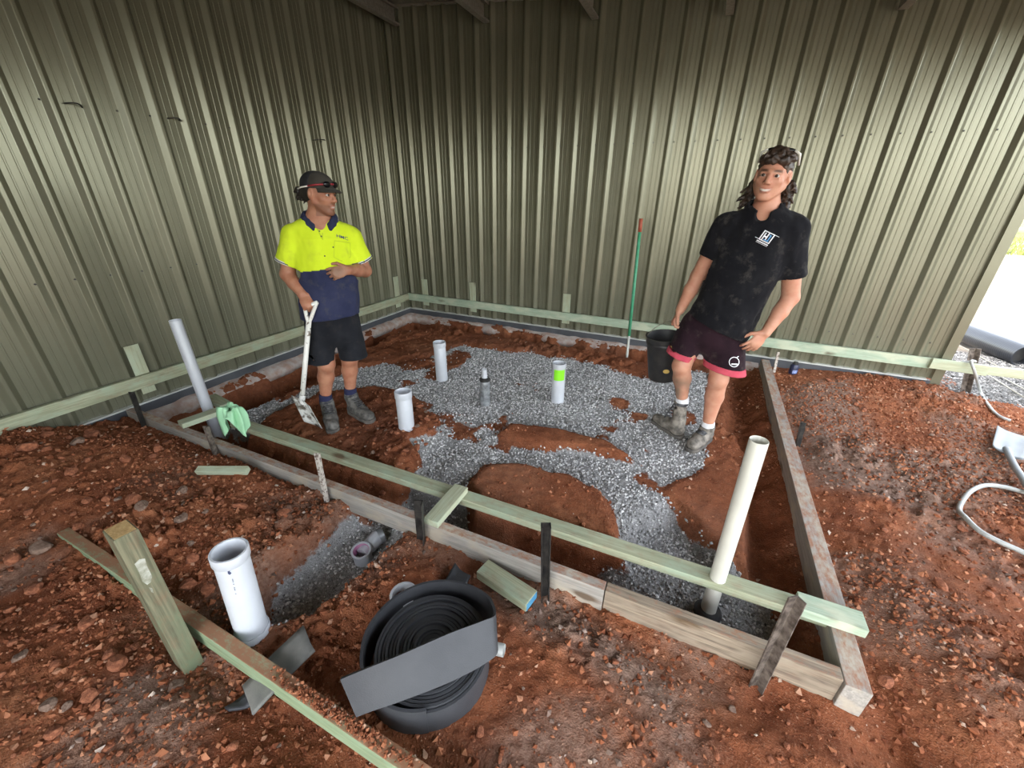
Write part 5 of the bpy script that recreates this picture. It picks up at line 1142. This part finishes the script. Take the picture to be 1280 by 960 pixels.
shR, shL = J(908, 281, -0.01), J(992, 288, 0.0); elR, elL = J(873, 345, -0.05), J(988, 372, -0.06); wrR, wrL = J(850, 388, -0.03), J(957, 416, 0.05)
hipR, hipL = J(872, 405, -0.01), J(909, 412, 0.0); knR, knL = J(852, 457, 0.05), J(898, 474, 0.04); anR, anL = J(852.5, 499, 0.0), J(885, 529, 0.0)
pts_ = (shR, shL, elR, elL, hc, anR, anL, wrL, wrR, knR)
lo = np.array([min(q[k] for q in pts_) - 0.25 for k in range(3)]); hi = np.array([max(q[k] for q in pts_) + 0.25 for k in range(3)]); lo[2] = -0.12
F = Field(lo, hi, 0.005); HX = HA.copy(); g = add_head(F, hc, HA, neck, 1.02, 0.058)
F.cap(J(949, 296), J(925, 340), 0.135, 0.135, 0.03, flat=n_, f=0.66); F.cap(J(925, 340), J(893, 405), 0.135, 0.135, 0.03, flat=n_, f=0.70); F.cap(neck, J(951, 290), 0.064, 0.085, 0.04); F.cap(shR, shL, 0.058, 0.058, 0.05)
for s_, e_, w_ in ((shR, elR, wrR), (shL, elL, wrL)):
    F.cap(s_, e_, 0.058, 0.047, 0.02); F.cap(e_, e_ + (w_ - e_) * 0.4, 0.046, 0.043, 0.015); F.cap(e_ + (w_ - e_) * 0.4, w_, 0.043, 0.029, 0.015)
for h_, k_, a_ in ((hipR, knR, anR), (hipL, knL, anL)):
    F.cap(h_, k_, 0.086, 0.060, 0.03); F.cap(k_, k_ + (a_ - k_) * 0.4 - n_ * 0.018, 0.057, 0.059, 0.02); F.cap(k_ + (a_ - k_) * 0.4 - n_ * 0.018, a_, 0.057, 0.037, 0.02); F.ell(k_ + n_ * 0.022, (0.04, 0.04, 0.045), None, 0.03)
dR = unit(J(845, 398, -0.02) - wrR)
hand(F, wrR, dR, sd, 1 if np.cross(dR, sd) @ n_ > 0 else -1, (0.85, 0.9, 0.9, 0.9))
dL = unit(J(935, 438, 0.09) - wrL); pn = -n_ - 0.35 * sd
hand(F, wrL, dL, pn, 1 if np.cross(dL, pn) @ (-sd) > 0 else -1, (0.30, 0.35, 0.38, 0.42), 1.02, 0.18)
body, V = A2.obj('body', F, MT['skin_b']); head_paint(body, V, hc, HA, 1.02, 1.0, 0.0, 0.9, 9.0, 0.029)
vattr(body, 'dirt', np.clip(1.0 * (np.linalg.norm(V[:, :2] - ((knR + anR) / 2)[:2], axis=1) < 0.13) * sst(0.42, 0.3, V[:, 2]) * (0.55 + 0.45 * fbm(V[:, 0] * 20, V[:, 1] * 20, V[:, 2] * 12, 3)), 0, 1))
eyes(g, HA, 1.02, body)
# polo
F = Field(lo, hi, 0.005)
F.cap(J(950, 298), J(931, 335), 0.185, 0.192, 0.05, flat=n_, f=0.64); F.cap(J(931, 335), J(901, 402), 0.192, 0.188, 0.05, flat=n_, f=0.68); F.cap(J(901, 402), J(893, 418), 0.188, 0.19, 0.03, flat=n_, f=0.68)
F.cap(J(916, 284), J(986, 291), 0.066, 0.066, 0.06); F.cap(J(955, 278), J(951, 294), 0.066, 0.135, 0.05, flat=n_, f=0.8)
slR, slL = J(888, 320, -0.03), J(989, 345, -0.035)
F.cap(shR, slR, 0.072, 0.070, 0.04); F.cap(shL, slL, 0.072, 0.080, 0.04); F.noise(0.008, (9, 9, 5), 4.0); F.noise(0.004, (24, 24, 11), 9.0)
for sl_, s_, rr in ((slR, shR, 0.060), (slL, shL, 0.068)):
    ax = unit(sl_ - s_); sl3, X, Y, Z = F.box(sl_ - 0.14, sl_ + 0.14); d = (X - sl_[0]) * ax[0] + (Y - sl_[1]) * ax[1] + (Z - sl_[2]) * ax[2]
    px_, py_, pz3 = X - sl_[0] - d * ax[0], Y - sl_[1] - d * ax[1], Z - sl_[2] - d * ax[2]; rad = np.sqrt(px_ ** 2 + py_ ** 2 + pz3 ** 2); outw = (px_ * sd[0] + py_ * sd[1]) * (1 if s_ is shL else -1)
    F.D[sl3] = np.where((rad < 0.10) & (outw > -0.082), np.maximum(F.D[sl3], d), F.D[sl3]); F.cap(sl_ - ax * 0.05, sl_ + ax * 0.05, rr, rr + 0.003, 0.003, op='s')
F.cut(J(897, 408), unit(-up - 0.38 * sd)); F.cap(J(900, 395), J(890, 430), 0.172, 0.185, 0.003, flat=n_, f=0.66, op='s')
F.cap(J(958, 255, 0.02), J(955, 272, 0.03), 0.064, 0.054, 0.006, op='s'); F.cap(J(953, 268, 0.10), J(942, 280, 0.14), 0.038, 0.006, 0.006, op='s')
polo, V = A2.obj('polo_shirt', F, MT['polo']); polo['label'] = 'black polo smeared with dust'
bvh = BVHTree.FromPolygons([tuple(v) for v in V], [tuple(p.vertices) for p in polo.data.polygons])
F = Field(neck - 0.2, neck + 0.2, 0.0035); ring = []
for k in range(15):
    a = math.radians(-141 + 282 * k / 14); ring.append(J(957.5, 258.5, 0.0) + 0.088 * math.sin(a) * sd - 0.080 * math.cos(a) * n_ + up * (0.022 - 0.085 * (abs(a) / 2.7) ** 2.4) - 0.02 * sd * (abs(a) / 2.7) ** 4)
for a_, b_ in zip(ring[:-1], ring[1:]): F.cap(a_ + up * 0.012, b_ + up * 0.012, 0.0085, 0.0085, 0.004); F.cap(a_ - up * 0.012 + 0.01 * unit(a_ - neck), b_ - up * 0.012 + 0.01 * unit(b_ - neck), 0.009, 0.009, 0.008)
o, Vc = A2.obj('collar', F, MT['polo'], polo); 
# chest emblem: white square outline, white and blue strokes, a line of small lettering under it
e00, e10, e01 = np.array([948.1, 298.8]), np.array([960.8, 305.0]), np.array([956.3, 287.6])        # lower left, lower right, upper left corners in the picture
ex, ey = e10 - e00, e01 - e00
def eq(x0, y0, x1, y1): return [tuple(e00 + ex * a + ey * b) for a, b in ((x0, y0), (x1, y0), (x1, y1), (x0, y1))]
decal_px('emblem_frame', bvh, [eq(0, 0, 1, 0.08), eq(0, 0.92, 1, 1.0), eq(0, 0.08, 0.09, 0.92), eq(0.91, 0.08, 1.0, 0.92), eq(1.0, 0.95, 1.40, 0.99), eq(-0.36, 0.03, 0, 0.07)], MT['print_white'], polo)
decal_px('emblem_letter', bvh, [eq(0.20, 0.08, 0.29, 0.84), eq(0.29, 0.40, 0.46, 0.54), eq(0.46, 0.22, 0.56, 0.92)], MT['print_white'], polo, 0.003)
decal_px('emblem_stroke', bvh, [eq(0.36, 0.12, 0.84, 0.22), eq(0.68, 0.22, 0.80, 0.80), eq(0.60, 0.70, 0.68, 0.80)], MT['print_blue'], polo, 0.003)
dash = [eq(-0.06 + 0.135 * k, -0.20, 0.05 + 0.135 * k, -0.09) for k in range(8)] + [eq(-0.06 + 0.09 * k, -0.31, 0.0 + 0.09 * k, -0.27) for k in range(12)]      # two lines of print too small to read
decal_px('emblem_lines', bvh, dash, MT['print_white'], polo, 0.003)
# shorts with pink hems
F = Field(lo, hi, 0.005); hmR, hmL = J(850, 445, 0.03), J(905, 462, 0.03); axR, axL = unit(hmR - hipR), unit(hmL - hipL)
def shorts_field(grow=0.0):
    F = Field(lo, hi, 0.005); F.cap(J(897, 395), J(892, 415), 0.165, 0.165, 0.03, flat=n_, f=0.72); F.cap(hipR, hmR + axR * 0.03, 0.098 + grow, 0.094 + grow, 0.03); F.cap(hipL, hmL + axL * 0.03, 0.100 + grow, 0.128 + grow, 0.03, flat=n_, f=0.82); F.noise(0.005, (11, 11, 6), 2.0); return F
def leg_cut(F, h_, ax, lo_=None):
    sl3, X, Y, Z = F.box(h_ - 0.22, h_ + 0.22); d = (X - h_[0]) * ax[0] + (Y - h_[1]) * ax[1] + (Z - h_[2]) * ax[2]; sx = (X - h_[0]) * sd[0] + (Y - h_[1]) * sd[1]; return sl3, d, sx
F = shorts_field(); F.cap(J(876, 440), J(872, 470), 0.003, 0.012, 0.02, op='s', flat=n_, f=8.0); bandD = F.D.copy(); dnR, dnL = unit(-up - 0.30 * sd), unit(-up - 0.12 * sd)
midx = J(876, 440) @ sd
for h_, ax in ((hmR, dnR), (hmL, dnL)):
    sl3, X, Y, Z = F.box(h_ - 0.22, h_ + 0.22); d = (X - h_[0]) * ax[0] + (Y - h_[1]) * ax[1] + (Z - h_[2]) * ax[2]; mine = ((X * sd[0] + Y * sd[1]) < midx) == (h_ is hmR)
    F.D[sl3] = np.where(mine, np.maximum(F.D[sl3], d + 0.040), F.D[sl3])
sh, Vs = A2.obj('shorts', F, MT['shorts_b']); sh['label'] = 'black shorts with pink hems'; vattr(sh, 'trim', np.zeros(len(Vs)))
for h_, ax in ((hmR, dnR), (hmL, dnL)):
    B = Field(lo, hi, 0.005); B.D[:] = 1.0; sl3, X, Y, Z = B.box(h_ - 0.22, h_ + 0.22); d = (X - h_[0]) * ax[0] + (Y - h_[1]) * ax[1] + (Z - h_[2]) * ax[2]; mine = ((X * sd[0] + Y * sd[1]) < midx) == (h_ is hmR)
    B.D[sl3] = np.where(mine, np.maximum(np.maximum(bandD[sl3] - 0.002, d), -d - 0.040), 1.0); k_, rr = (knR, 0.080) if h_ is hmR else (knL, 0.086); B.cap(h_ + up * 0.06, h_ - up * 0.06, rr, rr + 0.003, 0.003, op='s'); A2.obj('hem_band', B, MT['pinkband'], sh)
bvs = BVHTree.FromPolygons([tuple(v) for v in Vs], [tuple(p.vertices) for p in sh.data.polygons])
circ = lambda cx, cy, r0, r1, a0=0, a1=360, n=20: [[(cx + r * math.cos(math.radians(a0 + (a1 - a0) * (k + dk) / n)), cy + r * math.sin(math.radians(a0 + (a1 - a0) * (k + dk) / n))) for r, dk in ((r0, 0), (r1, 0), (r1, 1), (r0, 1))] for k in range(n)]
decal_px('leg_emblem', bvs, circ(917.5, 452.5, 5.6, 6.5) + [[(914, 454.3), (922, 454.6), (922, 456.2), (914, 455.9)], [(920.5, 446.5), (922.8, 445.0), (923.2, 445.8), (921.2, 447.3)]], MT['print_white'], sh)
decal_px('leg_badge', bvs, [[(835.2, 430.5), (840.2, 433), (839.0, 437.0), (834.2, 434.6)]], MT['print_gold'], sh)
# socks and boots
MT['sock_white'] = simple('white_sock', (0.70, 0.70, 0.72), (0.60, 0.60, 0.62), 0.95, 40)
for a_, k_ in ((anR, knR), (anL, knL)):
    ax = unit(k_ - a_); lathe('sock', [(0.034, 0), (0.044, 0), (0.045, 0.05), (0.043, 0.066), (0.036, 0.068)], MT['sock_white'], a_ - ax * 0.05, a_ + ax * 0.018, A2.root, 24)
zR, zL = zof(anR) , zof(anL); tR = onZ(818, 522, zR + 0.03); tL = onZ(862, 562, zL + 0.02); fR = unit([tR[0] - anR[0], tR[1] - anR[1], 0]); fL = unit([tL[0] - anL[0], tL[1] - anL[1], 0])
boots(A2, 'boot', anR - up * 0.03, anR - fR * 0.07, tR, MT['boot_mud'], MT['boot_sole'], 'muddy grey boot', zR); boots(A2, 'boot', anL - up * 0.03, anL - fL * 0.07, tL, MT['boot_mud'], MT['boot_sole'], 'muddy grey boot', zL)
# curly mullet
r2 = random.Random(9); F = Field(hc - 0.25, hc + 0.22, 0.004)
F.ell(g(0, -0.022, 0.045), (0.083, 0.098, 0.082), HA, 0.01); F.ell(g(0, -0.07, -0.03), (0.082, 0.06, 0.09), HA, 0.02)
F.cut(g(0, 0.064, 0.058), unit(HA[1] - 0.9 * HA[2])) if False else None
F.ell(g(0, 0.075, -0.02), (0.085, 0.095, 0.080), HA, 0.006, 's')
for k in range(150):        # curls over the crown and fringe
    a = r2.uniform(-2.6, 2.6); t = r2.uniform(0.15, 1.15); q = g(0.084 * math.sin(a) * math.sin(t), -0.020 + 0.098 * math.cos(a) * math.sin(t), 0.048 + 0.080 * math.cos(t)); F.ell(q, (0.012, 0.012, 0.010), None, 0.006)
for k in range(40): a = r2.uniform(-0.95, 0.95); F.ell(g(0.080 * math.sin(a), 0.0 + 0.084 * math.cos(a), 0.070 + r2.uniform(-0.008, 0.02)), (0.013, 0.010, 0.010), None, 0.006)
for s in (-1, 1):           # long curls behind the ears
    for k in range(46):
        q = g(s * (0.078 + 0.022 * r2.random()), -0.045 - 0.04 * r2.random(), -0.015 - 0.115 * r2.random()); p_ = q
        for m in range(3): e_ = p_ + HA[2] * -0.016 + HA[0] * s * r2.uniform(-0.012, 0.018) + HA[1] * r2.uniform(-0.012, 0.012); F.cap(p_, e_, 0.0075, 0.006, 0.004); p_ = e_
F.noise(0.005, 55.0, 2.0); hr, _ = A2.obj('hair', F, MT['hair_b'], body); hr['label'] = 'brown curly mullet'
gl = empty('sunglasses', hc, 'white framed sunglasses perched on the curly hair', 'sunglasses')
for s in (-1, 1):
    c = g(s * 0.036, 0.0, 0.122); Fg = Field(c - 0.06, c + 0.06, 0.003); Fg.ell(c, (0.028, 0.014, 0.011), HA, 0.002); V_, F_ = Fg.mesh(); fast_mesh('lens', V_, F_, MT['lens'], gl)
    tube('arm', [g(s * 0.062, 0.004, 0.122), g(s * 0.088, -0.005, 0.108), g(s * 0.094, -0.04, 0.06)], 0.006, MT['shade_white'], gl, 8)
tube('bridge', [g(-0.012, 0.006, 0.128), g(0.012, 0.006, 0.128)], 0.004, MT['shade_white'], gl, 8)
# ------------------------------------------------------------------ black bucket in his right hand
bk_c = J(827.5, 472, -0.16); bt_c = J(832.5, 421, -0.16)
bkt = empty('bucket', bk_c, 'black builder bucket hanging from his hand beside his dusty leg', 'bucket')
axb = unit(bt_c - bk_c + 0.02 * n_); Hb = 0.34
lathe('pail', [(0.001, 0), (0.095, 0), (0.100, 0.006), (0.128, Hb - 0.05), (0.134, Hb - 0.05), (0.134, Hb - 0.042), (0.130, Hb - 0.036), (0.132, Hb - 0.006), (0.138, Hb - 0.004), (0.138, Hb), (0.127, Hb), (0.125, Hb - 0.01), (0.096, 0.012), (0.001, 0.012)], MT['bucket'] if 'bucket' in MT else MT['black'], bk_c, bk_c + axb * Hb, bkt, 48)
rim = bk_c + axb * (Hb - 0.03); hd = J(845.5, 401, -0.03); pr_ = unit(np.cross(axb, sd)); 
tube('wire_handle', spline([rim - sd * 0.136, rim - sd * 0.10 + (hd - rim) * 0.6, hd - 0.02 * sd, hd + 0.02 * sd, rim + sd * 0.10 + (hd - rim) * 0.6, rim + sd * 0.136], 6), 0.003, MT['galv'], bkt, 8)
bd, nn = onP(bk_c + n_ * 0.12, 834, 458), n_
bm = bmesh.new(); bmesh.ops.create_circle(bm, cap_ends=True, segments=16, radius=0.016); 
for v in bm.verts: v.co.x *= 1.4
from_bm('badge', bm, MT['print_gold'], bkt, mw=Matrix.Translation(bk_c + axb * 0.10 + unit(n_ + 0.35 * sd) * 0.116) @ Vector(unit(n_ + 0.35 * sd)).to_track_quat('Z', 'Y').to_matrix().to_4x4())

pv = [tuple(post.matrix_basis @ v.co) for v in post.data.vertices]; pb = BVHTree.FromPolygons(pv, [tuple(p.vertices) for p in post.data.polygons])
decal_px('chalk_mark', pb, [[(168, 705), (174, 699), (181, 698), (184, 708), (190, 720), (189, 727), (184, 731), (178, 727), (174, 716)], [(186, 734), (190, 735), (192, 741), (189, 740)]], MT['limewash'], post, 0.0008)

tb_ = [c for c in eA.children if c.name.startswith('tube')][0]; tv = [tuple(tb_.matrix_basis @ v.co) for v in tb_.data.vertices]; tbv = BVHTree.FromPolygons(tv, [tuple(p.vertices) for p in tb_.data.polygons])
def stroke(u, v, w_, h_): return [(u - w_, v - h_), (u + w_, v - h_), (u + w_ + 0.5, v + h_), (u - w_ + 0.5, v + h_)]
decal_px('printed_mark', tbv, [[(284.5, 713), (286.5, 711), (288.5, 712.5), (287.0, 714), (289.5, 716), (287.5, 718.5), (284.8, 717)]] + [stroke(290.5 + 0.33 * k, 724 + 1.5 * k, 0.7, 0.45) for k in (0, 1, 2, 4, 7, 8, 9, 12)], MT['ink'], eA, 0.0008)
